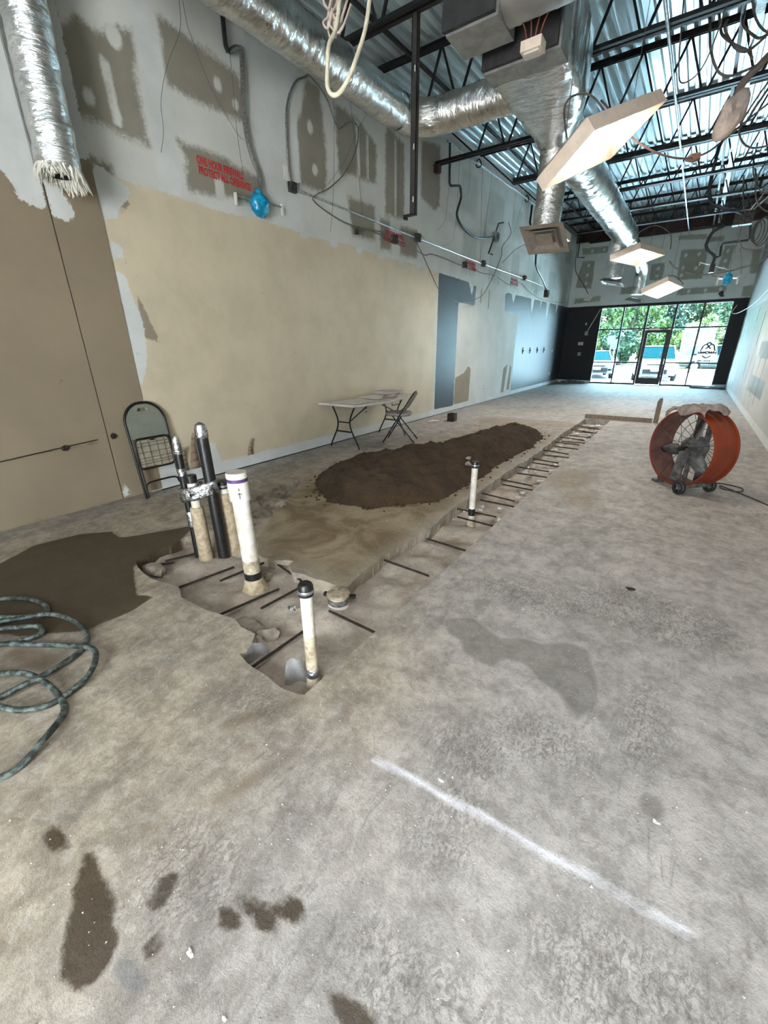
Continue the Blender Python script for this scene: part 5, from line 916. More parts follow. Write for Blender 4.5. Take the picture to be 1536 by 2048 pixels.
plate(-4.1, YF - .008, 1.62, 'y', 'white double plate in the middle of the left black pier', s=(.2, .13)); plate(-4.1, YF - .008, 1.2, 'y', 'dark plate below the white plate on the left black pier', M_SHEET, (.12, .14)); plate(-4.0, YF - .008, 2.4, 'y', 'small pale clip high on the left black pier', None, (.06, .1))
BRK = {15.3: 'first', 16.1: 'second', 17.0: 'third', 17.9: 'fourth'}
for y in (15.3, 16.1, 17.0, 17.9): mb = MB(); mb.rng((XL, y - .04, 1.38), (XL + .05, y + .04, 1.42)); mb.rng((XL, y - .015, 1.3), (XL + .02, y + .015, 1.5)); one('shelf_bracket', mb, M_STEEL, BRK[y] + ' small dark shelf bracket from the table side on the far charcoal wall', 'bracket', 'row of shelf brackets on the charcoal wall', smooth=None)
g = thing('strung_cord', (XL + .02, 1.0, .6), 'thin brown cord strung to two rusty hooks on the near left wall', 'cord'); mb = MB(); mb.tube([(XL + .03, .2, .60), (XL + .03, 1.0, .645), (XL + .03, 1.47, .68), (XL + .03, 1.78, .70)], .005, 5); obj('cord', mb, M_REBAR, g)
for y, z in ((1.48, .67), (1.93, .71)): mb = MB(); mb.blob((XL + .03, y, z), .028, 2, .3, (.6, 1, 1), 5, int(y * 9)); obj('hook', mb, M_REBAR, g)

# suspension wires that carry the loose boxes, and more loose runs at the upper right
for p, w in ((fy(G['boxR'], 16.8)[0], 'round dark box above the storefront'), (G['blue2'][0], 'small blue bagged box'), (G['tanglebox'][0], 'tangled splice box')):
    mb = MB(); mb.tube([(p[0], p[1], p[2] + .05), (p[0], p[1], ROOF(p[1]) + .02)], .004, 5); one('suspension_wire', mb, M_THIN, 'thin suspension wire holding the ' + w, 'wire')
for i, (pts, r, w) in enumerate((([(-.9, 6.9, 5.4), (-.85, 7.0, 4.9), (-.8, 7.1, 4.5), (-.72, 7.0, 4.3), (-.55, 6.9, 4.35), (-.45, 6.8, 4.7), (-.4, 6.8, 5.3)], .008, 'left of the widest loop'), ([(.3, 8.7, 5.4), (.2, 8.6, 4.9), (.0, 8.5, 4.5), (-.1, 8.5, 4.2), (.1, 8.6, 4.0), (.5, 8.7, 4.1), (.9, 8.8, 4.5)], .012, 'behind the dangling beige box'), ([(.9, 10.7, 5.3), (.6, 10.6, 4.7), (.3, 10.5, 4.2), (.35, 10.5, 3.8), (.6, 10.5, 3.6), (.9, 10.6, 3.9)], .012, 'right of the dangling beige box'), ([(.2, 12.9, 5.3), (.25, 12.8, 4.8), (.5, 12.8, 4.4), (.8, 12.8, 4.5), (1.1, 12.8, 4.9)], .012, 'draped above the tangled splice box'), ([(-.35, 6.75, 5.3), (-.2, 6.7, 4.6), (.05, 6.7, 4.35), (.3, 6.9, 4.6)], .010, 'hung from the third joist by the right channel'))):
    cable('loose_cable', pts, r, M_CABLE, 'grey loose cable ' + w, 'cable', 6, 6, 'loose ceiling cables')
# ------------------------------------------------------------------ rebar stubs in the trench
def rebar(p, q, label, z=-.04):
    a, b = Vector((p[0], p[1], z)), Vector((q[0], q[1], z - .012)); n = 9; mb = MB(); pts = [a.lerp(b, i / n) for i in range(n + 1)]
    mb.tube(pts, [.0085 + .0009 * (i % 2) for i in range(n + 1)], 7); return one('rebar_stub', mb, M_REBAR, label, 'rebar', 'rebar stubs in the trench')
for p, q, l in (((-2.70, 1.18), (-2.63, 1.68), 'rebar left of the tall capped white pipe, on the camera side'), ((-2.52, 1.48), (-2.47, 1.98), 'rebar passing just behind the tall capped white pipe'), ((-2.17, 1.15), (-2.09, 1.66), 'long rebar at the foot of the tall capped white pipe'), ((-1.99, 1.42), (-1.97, 1.86), 'rebar left of the shorter white pipe, by the foil scrap'), ((-1.6, .99), (-1.6, 1.42), 'rebar on the near side, ending left of the shorter white pipe'), ((-1.6, 1.65), (-1.17, 1.65), 'rebar from the sawn edge ending at the taped cleanout'), ((-2.40, 1.90), (-2.04, 1.83), 'rebar lying along the broken slab edge behind the pipes'), ((-3.16, 1.42), (-3.08, 1.68), 'short rebar beside the black sleeved pipes'), ((-3.2, 1.28), (-3.1, 1.46), 'rebar at the far left tip of the trench')): rebar(p, q, l)
ords = ['first', 'second', 'third', 'fourth', 'fifth', 'sixth', 'seventh', 'eighth', 'ninth', 'tenth', 'eleventh', 'twelfth', 'thirteenth']
for i, y in enumerate((2.42, 3.78, 4.40, 5.04, 5.74, 6.33, 6.98, 7.72, 8.22, 9.10, 9.62)): rebar((-1.72, y), (-1.29, y + .04 * math.sin(i * 2)), ords[i] + ' rebar rooted in the left trench edge, counted from the camera')
for i, y in enumerate((2.95, 3.57, 4.19, 4.85, 5.48, 6.10, 6.72, 7.38, 7.95, 8.48, 9.03, 9.5)): rebar((-1.17, y), (-1.63, y + .05 + .04 * math.sin(i * 3)), ords[i] + ' rebar rooted in the right sawn edge, counted from the camera', -.05)
# ------------------------------------------------------------------ stub-up pipes
def V3(x, y, z): return Vector((x, y, z))
def upipe(name, x, y, segs, label, cat='pipe', lean=(0, 0)):
    g = thing(name, (x, y, -.115), label, cat, 'pipes standing in the trench')
    for nm, prof, m in segs:
        mb = MB(); mb.lathe(prof, (x, y, 0), 24); mb.v = [(vx + lean[0] * vz, vy + lean[1] * vz, vz) for vx, vy, vz in mb.v]; obj(nm, mb, m, g, 35)
    return g
upipe('capped_pipe', -2.28, 1.6, [('pipe', [(.057, -.11), (.057, .62)], M_PVC), ('mud_stain', [(.0576, .0), (.0585, .02), (.0585, .12), (.0576, .16)], M_PVCD), ('coupling', [(.058, .60), (.069, .605), (.069, .72), (.067, .735)], M_PVC), ('primer_ring', [(.067, .733), (.0672, .757), (.066, .757)], M_PURPLE), ('cap', [(.065, .757), (.069, .76), (.069, .79), (.065, .797), (.0, .798)], M_PVC), ('tape_band', [(.059, .01), (.0615, .012), (.0615, .06), (.059, .062)], M_TAPE), ('foam_sleeve', [(.12, -.13), (.095, -.09), (.072, -.03), (.062, .01)], M_WRAP)], 'tall thick white pipe with a glued cap and purple ring', lean=(-.035, .0))
g = [o for o in bpy.data.objects if o.name == 'capped_pipe'][0]
mb = MB(); vd = Vector((2.28, -1.6, 0)).normalized(); sd = Vector((-vd.y, vd.x, 0)); c0 = V3(-2.28 - .035 * .66, 1.6, .66) + vd * .0695
for a, b in (((0, .045), (0, .025)), ((0, .012), (0, -.03)), ((-.012, .0), (0, .012)), ((0, .012), (.014, -.002))): mb.bar(c0 + sd * a[0] + V3(0, 0, a[1]), c0 + sd * b[0] + V3(0, 0, b[1]), .004, .003)
obj('marker_arrow', mb, M_BLACKC, g, None)
upipe('short_pipe', -1.27, 1.16, [('pipe', [(.030, -.10), (.030, .48)], M_PVC), ('mud_stain', [(.0302, .035), (.031, .05), (.031, .215), (.0302, .235)], M_PVCD), ('rubber_cap', [(.031, .465), (.037, .468), (.037, .515), (.034, .52), (.033, .525), (.028, .53), (0, .53)], M_TAPE), ('clamp', [(.0372, .482), (.0384, .484), (.0384, .496), (.0372, .498)], M_GALV), ('foil_band', [(.031, -.02), (.034, -.015), (.034, .03), (.031, .035)], M_FOILT), ('base_sleeve', [(.045, -.12), (.036, -.07), (.033, -.02)], M_PVCD)], 'shorter white pipe with black rubber cap at the near trench corner', lean=(.005, 0))
upipe('far_pipe', -1.49, 3.65, [('pipe', [(.030, -.11), (.030, .49)], M_PVC), ('rubber_cap', [(.031, .47), (.038, .473), (.038, .525), (.034, .532), (0, .532)], M_TAPE), ('clamp', [(.0382, .49), (.0394, .492), (.0394, .502), (.0382, .504)], M_GALV), ('tape_band', [(.031, -.02), (.034, -.018), (.034, .05), (.031, .052)], M_TAPE), ('base_sleeve', [(.05, -.13), (.042, -.08), (.036, -.03)], M_PVCD)], 'white pipe with black cap standing alone halfway up the trench', lean=(.0, 0))
upipe('sleeved_pipe', -3.0, 1.68, [('foam_sleeve', [(.062, -.12), (.055, .0), (.052, .36), (.044, .38)], M_WRAP), ('pipe', [(.036, .36), (.036, .60)], M_PVC), ('rubber_cap', [(.037, .58), (.043, .583), (.043, .64), (0, .645)], M_TAPE), ('tape_band', [(.037, .46), (.041, .462), (.041, .50), (.037, .502)], M_TAPE)], 'thin pipe in a tan foam sleeve between the two black pipes', lean=(-.02, 0))
upipe('sleeved_pipe', -2.93, 1.9, [('foam_sleeve', [(.085, -.12), (.07, .0), (.062, .44), (.055, .45)], M_WRAP), ('pipe', [(.05, .44), (.05, .50)], M_PVC), ('rubber_cap', [(.051, .49), (.057, .493), (.057, .55), (0, .555)], M_TAPE), ('clamp', [(.0575, .505), (.059, .507), (.059, .52), (.0575, .522)], M_GALV)], 'thicker tan-sleeved pipe directly behind the tall capped white pipe', lean=(-.03, 0))
upipe('black_pipe', -3.08, 1.66, [('pipe', [(.030, -.12), (.028, .3), (.028, .85)], M_TAPE), ('foil_cap', [(.029, .80), (.033, .81), (.032, .88), (.024, .92), (.012, .945), (0, .95)], M_FOILT), ('foil_band', [(.029, .63), (.0325, .632), (.0325, .69), (.029, .692)], M_FOILT), ('foil_patch', [(.030, .2), (.0325, .205), (.0325, .32), (.030, .33)], M_FOILT)], 'thinner black-wrapped pipe with a foil tip, left of the pair', lean=(-.01, 0))
upipe('black_pipe', -2.90, 1.78, [('pipe', [(.046, -.12), (.045, .4), (.043, .96)], M_TAPE), ('foil_cap', [(.044, .92), (.048, .93), (.047, .98), (.036, 1.02), (.015, 1.035), (0, 1.04)], M_FOILT)], 'thicker black-wrapped pipe with a foil tip, tallest of the group', lean=(-.045, .01))
mb = MB(); C_ = V3(-3.005, 1.72, .50); E1 = V3(.79, .61, 0); E2 = V3(-.61, .79, 0); rr = []
for k, (z, s) in enumerate(((-.05, 1.0), (-.03, 1.06), (.0, 1.0), (.03, 1.07), (.055, 1.0))):
    rr.append([C_ + E1 * ((.15 * s * (1 + .05 * math.sin(5 * a + k))) * math.cos(a)) + E2 * ((.068 * s * (1 + .10 * math.sin(7 * a + 2 * k))) * math.sin(a)) + V3(0, 0, z * 1.1 + .035 * math.cos(a)) for a in np.linspace(0, 2 * PI, 29)[:-1]])
mb.loft(rr, False); o = one('foil_wrap', mb, M_FOILT, 'crumpled foil tape binding the black and tan-sleeved pipes together', 'foil tape', smooth=180); o.modifiers.new('t', 'SOLIDIFY').thickness = .004
g = upipe('taped_cleanout', -1.63, 1.78, [('body', [(.075, -.12), (.070, -.04), (.068, .0)], M_WHITEP), ('foil_band', [(.070, -.055), (.0735, -.05), (.0735, -.012), (.070, -.01)], M_FOILT), ('dirty_cap', [(.068, -.002), (.078, .0), (.079, .012), (.07, .02), (0, .022)], mat('dusty_tan_cap', (.40, .32, .22), .8, 0, .25, 30))], 'squat round cleanout with a dusty tan cap and foil band', 'cleanout')
mb = MB(); mb.box((-1.55, 1.82, -.005), (.06, .03, .02), Matrix.Rotation(.6, 3, 'Z')); obj('strap_tab', mb, M_TAPE, g, None); mb = MB(); mb.box((-1.71, 1.76, -.01), (.05, .03, .02), Matrix.Rotation(.3, 3, 'Z')); obj('strap_tab', mb, M_TAPE, g, None)
# clear plastic flaps
def plastic():
    t = NT('cloudy_plastic'); n = t.noise(14, 4, .6); t.set('Base Color', (.30, .31, .32, 1)); t.set('Roughness', .38); t.set('Alpha', t.math('ADD', .15, t.math('MULTIPLY', n, .35))); t.bump(n, .4, .01); return t.m
M_FLAP = plastic()
def flap(c, w, h, rz, curl, label):
    mb = MB(); n = 6; R = Matrix.Rotation(rz, 3, 'Z'); vs = []; fs = []
    for j in range(n + 1):
        for i in range(n + 1):
            u, v = i / n - .5, j / n; p = R @ V3(u * w * (1 - .35 * v * v), curl * v * v + .01 * math.sin(9 * u + 3 * v), 0); vs.append((c[0] + p.x, c[1] + p.y, c[2] + h * v * (1 - .15 * abs(u))))
    for j in range(n):
        for i in range(n): fs.append((j * (n + 1) + i, j * (n + 1) + i + 1, (j + 1) * (n + 1) + i + 1, (j + 1) * (n + 1) + i))
    mb.add(vs, fs); o = one('plastic_flap', mb, M_FLAP, label, 'plastic sheet', smooth=180); o.modifiers.new('t', 'SOLIDIFY').thickness = .0015
flap((-1.36, 1.12, -.12), .12, .17, .9, .03, 'cloudy plastic flap at the foot of the shorter white pipe'); flap((-1.68, 1.12, -.11), .15, .16, 1.2, -.04, 'cloudy plastic flap sticking up at the broken slab notch')
mb = MB(); mb.blob((-1.86, 1.58, -.09), .035, 3, .5, (1.3, .8, .5), 7, 4); one('foil_scrap', mb, M_FOILT, 'crumpled foil scrap on the trench bed behind the shorter white pipe', 'foil', smooth=20)
# broken concrete pieces
def chunk(c, r, sc, seed, label, m=None): mb = MB(); mb.blob(c, r, 2, .28, sc, 2.2, seed); return one('concrete_chunk', mb, m or M_CHUNK, label, 'concrete chunk', 'broken concrete pieces', smooth=25)
for c, r, sc, sd_, l in (((-3.42, 2.78, -.03), .13, (1.5, .9, .35), 3, 'flat grey concrete chunk lifted in the broken strip'), ((-3.3, 2.5, -.05), .10, (1.2, 1, .5), 5, 'rough concrete chunk behind the tall capped pipe'), ((-3.6, 3.1, -.04), .12, (.8, 1.3, .4), 8, 'long concrete chunk at the far tip of the broken strip'), ((-3.2, 2.25, -.06), .09, (1, 1, .6), 9, 'small concrete chunk close behind the pipe cluster'), ((-1.95, 1.28, -.085), .09, (1.6, .8, .22), 12, 'dirty slab chunk under the near rebar'), ((-2.75, 1.95, -.07), .09, (1.4, .8, .4), 15, 'flat chunk against the broken slab behind the pipes'), ((-2.35, 1.75, -.08), .08, (1.3, .9, .4), 17, 'loose chunk right of the tall capped pipe'), ((-3.1, 1.3, -.05), .09, (1.4, .7, .4), 19, 'crumbled chunk at the left end of the trench'), ((-1.78, 1.3, -.08), .06, (1.2, 1, .5), 22, 'small chunk beside the plastic flap at the notch')): chunk(c, r, sc, sd_, l)
for c, r, l in (((-2.12, 4.95, .20), .035, 'pale stone on the soil heap behind the far pipe'), ((-2.06, 4.82, .16), .04, 'second pale stone just below it on the soil heap'), ((-3.38, 3.72, .05), .03, 'light shard on the near edge of the soil heap'), ((-2.38, 7.5, .22), .06, 'dark clod standing on the far crest of the soil heap'), ((-2.3, 7.7, .18), .045, 'smaller dark clod beside it on the far crest'), ((-3.55, 4.7, .03), .04, 'clod at the table side of the soil heap')):
    mb = MB(); mb.blob(c, r, 2, .25, (1, 1, .7), 3, int(r * 1000)); one('stone', mb, M_SOIL if 'dark' in l or l.startswith(('clod', 'smaller')) else M_CHUNK, l, 'stone', smooth=30)
# loose grit over the slab
mb = MB(); rs = random.Random(11); gx = rng.uniform(-2.3, 1.1, 2200); gy = rng.uniform(-.2, 3.6, 2200); ok_ = sdf(gx, gy, PIT) > .03
for x, y in zip(gx[ok_].tolist(), gy[ok_].tolist()):
    s = rs.choice((.0015, .002, .003, .004)) * (1.8 if rs.random() < .03 else 1); a = rs.uniform(0, 6.28)
    vs = [(x + s * math.cos(a + k * 2.1), y + s * math.sin(a + k * 2.1), .0002) for k in range(3)] + [(x, y, s * 1.1)]; mb.add(vs, [(0, 1, 3), (1, 2, 3), (2, 0, 3)])
one('floor_grit', mb, mat('pale_grit', (.55, .52, .47), .8, 0, .3, 40), 'scattered pale grit over the near concrete floor', 'grit', kind='stuff', smooth=None)
mb = MB(); rs = random.Random(5)
for k in range(260):
    t_ = rs.random(); i = rs.randrange(len(PILE)); a, b = PILE[i], PILE[(i + 1) % len(PILE)]; x = a[0] + (b[0] - a[0]) * t_ + rs.gauss(0, .07); y = a[1] + (b[1] - a[1]) * t_ + rs.gauss(0, .1)
    if x > -1.76: continue
    mb.blob((x, y, .006), rs.uniform(.008, .022), 1, .25, (1, 1, .7), 3, k)
one('soil_crumbs', mb, M_SOIL, 'crumbs of soil scattered round the foot of the heap', 'soil', kind='stuff', smooth=None)
# white shard near the camera and small floor debris
for x, y, s, l in ((-.8, .19, .008, 'white shard on the floor near the dark stains'), (-.62, .17, .005, 'small pale pebble near the bottom of the view'), (-.46, 1.02, .008, 'dark pebble left of the white paint line'), (.02, .55, .009, 'rust-brown scrap below the white paint line'), (.23, 1.31, .008, 'white chip beside the small damp spot'), (-.02, 2.95, .02, 'dark twig-like scrap on the clean slab')):
    mb = MB(); mb.blob((x, y, s * .3), s, 2, .35, (1.4, .8, .35), 3, int(abs(x) * 1000)); one('floor_debris', mb, mat('white_chip', (.7, .68, .62), .7) if 'white' in l or 'pale' in l else M_REBAR, l, 'debris', smooth=30)
# ------------------------------------------------------------------ form board, stake, brown block
mb = MB(); mb.bar((-1.74, 10.56, .045), (-.42, 10.60, .045), .04, .09); one('form_board', mb, M_WOOD, 'weathered board on edge across the far end of the trench', 'board', smooth=None)
mb = MB(); mb.prism([(-.40, 0), (-.31, 0), (-.31, .47), (-.325, .52), (-.37, .50), (-.40, .44)], 10.62, 10.66, 'y'); one('wooden_stake', mb, M_WOOD, 'upright wooden stake at the end of the form board', 'stake', smooth=None)
g = thing('brown_block', (-4.13, 8.58, 0), 'small dark brown open box on the floor by the left wall', 'box'); mb = MB(); mb.rng((-4.21, 8.50, 0), (-4.05, 8.515, .17)); mb.rng((-4.21, 8.645, 0), (-4.05, 8.66, .17)); mb.rng((-4.21, 8.515, 0), (-4.195, 8.645, .17)); mb.rng((-4.065, 8.515, 0), (-4.05, 8.645, .17)); mb.rng((-4.195, 8.515, 0), (-4.065, 8.645, .02)); obj('sides', mb, M_BROWN, g, None)
mb = MB(); mb.blob((-4.45, 8.35, .01), .09, 2, .4, (1.3, .9, .15), 4, 9); one('paper_scraps', mb, M_PAPER, 'pale scraps on the floor by the left wall near the brown box', 'scraps', smooth=30)
mb = MB(); mb.blob((-4.1, 20.55, .04), .3, 3, .3, (1.6, .5, .22), 5, 3); one('debris_heap', mb, mat('grey_rubble', (.32, .34, .36), .9, 0, .4, 14), 'low grey rubble along the foot of the left black pier', 'rubble', smooth=40)
mb = MB(); mb.blob((.75, 20.2, .05), .3, 3, .3, (1.7, .6, .25), 5, 13); one('crumpled_sheet', mb, mat('blue_grey_sheet', (.42, .5, .58), .4, 0, .3, 8), 'crumpled pale sheeting on the floor at the right black pier', 'plastic sheet', smooth=40)
# ------------------------------------------------------------------ hose
t = NT('grimy_green_hose'); n = t.noise(22, 5, .7); t.set('Base Color', t.mix(t.ramp(n, .42, .62), (.014, .022, .019, 1), (.13, .155, .14, 1))); t.set('Roughness', .55); t.bump(n, .3, .003); M_HOSE = t.m
H1 = [(-3.9, .1), (-3.46, .46), (-3.3, .57), (-3.1, .605), (-3.0, .565), (-3.06, .46), (-3.3, .28), (-3.5, .12), (-3.45, .08), (-3.2, .28), (-3.04, .45), (-2.93, .57), (-2.74, .635), (-2.55, .625), (-2.42, .54), (-2.35, .4), (-2.34, .27), (-2.37, .16), (-2.5, .02), (-2.75, -.02), (-2.92, .1), (-2.85, .28), (-2.69, .42), (-2.53, .53), (-2.39, .585), (-2.27, .565), (-2.16, .49), (-2.13, .39), (-2.13, .3), (-2.19, .21), (-2.3, .15), (-2.45, .08), (-2.6, .08), (-2.62, .16), (-2.54, .24), (-2.42, .31), (-2.25, .345), (-2.09, .345), (-2.0, .31), (-1.9, .21), (-1.86, .11), (-1.88, .02), (-2.0, -.2), (-2.3, -.5)]
mb = MB(); mb.tube(spline([(x, y, .0145 + .014 * (1 + math.sin(i * 1.3)) * (1 if 4 < i < 40 else 0)) for i, (x, y) in enumerate(H1)], 5), .0145, 9); one('hose_coil', mb, M_HOSE, 'grimy green hose lying in loose coils at the left edge of the floor', 'hose', smooth=180)
mb = MB(); mb.tube(spline([(-3.6, -.05, .03), (-3.2, .2, .03), (-2.98, .38, .035), (-2.86, .49, .03), (-2.76, .47, .03), (-2.80, .36, .03), (-3.0, .12, .02), (-3.2, -.15, .016)], 6), .0145, 9); one('hose_fold', mb, M_HOSE, 'tightly folded bend of green hose inside the loose coils', 'hose', smooth=180)
# ------------------------------------------------------------------ folding table with papers
g = thing('folding_table', (-4.42, 5.94, 0), 'white plastic fold-in-half table with black legs against the left wall', 'table')
tx0, tx1, ty0, tym, ty1 = -4.80, -4.06, 5.02, 5.93, 6.86
for a, b, za, zb in ((ty0, tym - .004, .735, .70), (tym + .004, ty1, .70, .745)):
    mb = MB(); mb.add([(tx0, a, za - .04), (tx1, a, za - .04), (tx1, b, zb - .04), (tx0, b, zb - .04), (tx0, a, za), (tx1, a, za), (tx1, b, zb), (tx0, b, zb)], [(3, 2, 1, 0), (4, 5, 6, 7), (0, 1, 5, 4), (1, 2, 6, 5), (2, 3, 7, 6), (3, 0, 4, 7)])
    o = obj('top_half', mb, M_WHITEP, g, None); bv = o.modifiers.new('b', 'BEVEL'); bv.width = .012; bv.segments = 2
for y, s in ((5.22, 1), (6.62, -1)):
    for x, k in ((-4.74, 1), (-4.14, -1)):
        mb = MB(); mb.tube(spline([(x + k * .06, y, .69), (x + k * .15, y, .52), (x + k * .175, y, .42), (x + k * .15, y, .30), (x + k * .03, y, .08), (x, y, .0)], 4), .013, 8); obj('leg', mb, M_CHAIRF, g)
    mb = MB(); mb.tube([(-4.57, y, .42), (-4.31, y, .42)], .010, 7); obj('crossbar', mb, M_CHAIRF, g); mb = MB(); mb.tube([(-4.58, y, .27), (-4.30, y, .27)], .013, 7); obj('lower_bar', mb, M_CHAIRF, g)
    mb = MB(); mb.tube([(-4.34, y, .42), (-4.34, y + s * .62, .675)], .010, 7); obj('brace', mb, M_CHAIRF, g)
mb = MB(); mb.tube([(-4.05, 6.05, .66), (-4.05, 6.05, .62), (-4.05, 6.3, .63), (-4.05, 6.3, .67)], .008, 6); obj('carry_handle', mb, M_CHAIRF, g)
def sheet(name, c, w, l, rz, label, m=M_PAPER, th=.004, tilt=0):
    mb = MB(); mb.box(c, (w, l, th), Matrix.Rotation(rz, 3, 'Z') @ Matrix.Rotation(tilt, 3, 'X')); return one(name, mb, m, label, 'paper', 'papers on the folding table', smooth=None)
sheet('drawing_sheet', (-4.42, 5.45, .726), .56, .72, .1, 'large white drawing sheet on the near half of the folding table', tilt=-.037); sheet('drawing_sheet', (-4.5, 6.3, .732), .5, .6, -.15, 'white drawing sheet on the far half of the folding table', tilt=.05); sheet('folded_paper', (-4.2, 5.35, .737), .22, .3, .5, 'small folded paper at the front edge of the table', tilt=-.04)
mb = MB(); mb.rng((-4.72, 6.45, .748), (-4.3, 6.82, .80)); one('flat_carton', mb, mat('pale_carton', (.50, .45, .40), .8), 'flat pale carton on the far end of the folding table', 'carton', smooth=None)
mb = MB(); mb.tube(spline([(-4.2, 6.0, .735), (-4.16, 6.03, .76), (-4.2, 6.08, .775), (-4.25, 6.05, .75), (-4.2, 6.12, .74), (-4.1, 6.2, .745), (-4.12, 6.3, .78), (-4.08, 6.33, .80)], 5), .014, 7); one('crumpled_strap', mb, mat('dull_mauve_strap', (.26, .2, .2), .7), 'crumpled mauve strap on top of the folding table', 'strap')
# ------------------------------------------------------------------ folding chairs
def ubend(w, z0, z1, r, yf, n=9):
    P = [(-w, yf(z0), z0), (-w, yf(z1 - r), z1 - r)]
    for i in range(1, n): a = PI - PI * i / n; P.append(((w - r) * (1 if math.cos(a) > 0 else -1) * (1 if abs(math.cos(a)) > 1e-6 else 0) + r * math.cos(a), yf(z1 - r + r * math.sin(a)), z1 - r + r * math.sin(a)))
    return P + [(w, yf(z1 - r), z1 - r), (w, yf(z0), z0)]
def open_chair(loc, rz, label):
    g = thing('folding_chair', loc, label, 'chair', 'folding chairs', rz=rz)
    f = lambda z: -.25 + .50 * z / .80
    mb = MB(); mb.tube(ubend(.205, .0, .80, .14, f), .011, 8); obj('main_frame', mb, M_CHAIRF, g, 60, True)
    for s in (-1, 1):
        mb = MB(); mb.tube([(s * .175, .27, 0), (s * .175, -.12, .46)], .011, 8); obj('rear_leg', mb, M_CHAIRF, g, 60, True)
        mb = MB(); mb.bar((s * .19, -.06, .43), (s * .19, .10, .56), .006, .022); obj('link_bar', mb, M_CHAIRF, g, None, True)
    for y, z, w in ((.165, .12, .175), (.20, .085, .175)): mb = MB(); mb.tube([(-w, y, z), (w, y, z)], .007, 7); obj('leg_bar', mb, M_GALV, g, 60, True)
    mb = MB(); mb.tube([(-.205, f(.12), .12), (.205, f(.12), .12)], .008, 7); obj('front_bar', mb, M_CHAIRF, g, 60, True)
    mb = MB(); rr = [[V3(.195 * s * math.copysign(abs(math.cos(a)) ** .55, math.cos(a)), -.02 + .205 * s * math.copysign(abs(math.sin(a)) ** .55, math.sin(a)), z) for a in np.linspace(0, 2 * PI, 25)[:-1]] for z, s in ((.425, .95), (.44, 1), (.465, 1), (.478, .92), (.482, .6))]; mb.loft(rr); obj('seat', mb, M_CHAIRG, g, 60, True)
    mb = MB(); n = 8
    for z0, z1 in ((.545, .775),):
        ou = []; inn = []
        for j in range(n + 1):
            z = z0 + (z1 - z0) * j / n; wd = .195 if z < .66 else .195 * math.sqrt(max(.12, 1 - ((z - .66) / .135) ** 2))
            for i in range(n + 1): u = i / n * 2 - 1; ou.append((u * wd, f(z) + .03 * (1 - u * u) - .005, z)); inn.append((u * wd, f(z) + .03 * (1 - u * u) + .022, z))
        m_ = n + 1; fs = []
        for j in range(n):
            for i in range(n): fs.append((j * m_ + i, j * m_ + i + 1, (j + 1) * m_ + i + 1, (j + 1) * m_ + i)); b = m_ * m_; fs.append((b + j * m_ + i, b + (j + 1) * m_ + i, b + (j + 1) * m_ + i + 1, b + j * m_ + i + 1))
        b = m_ * m_
        for i in range(n): fs += [(i, b + i, b + i + 1, i + 1), (n * m_ + i, n * m_ + i + 1, b + n * m_ + i + 1, b + n * m_ + i), (i * m_, (i + 1) * m_, b + (i + 1) * m_, b + i * m_), (i * m_ + n, b + i * m_ + n, b + (i + 1) * m_ + n, (i + 1) * m_ + n)]
        mb.add(ou + inn, fs)
    obj('backrest', mb, M_CHAIRG, g, 60, True); return g
open_chair((-3.98, 6.2, 0), math.radians(-68), 'open folding chair with taupe padded seat pulled up to the table').scale = (1.06, 1.06, 1.06)
M_SEATW = mat('seat_grid_wire', (.13, .11, .08), .6)
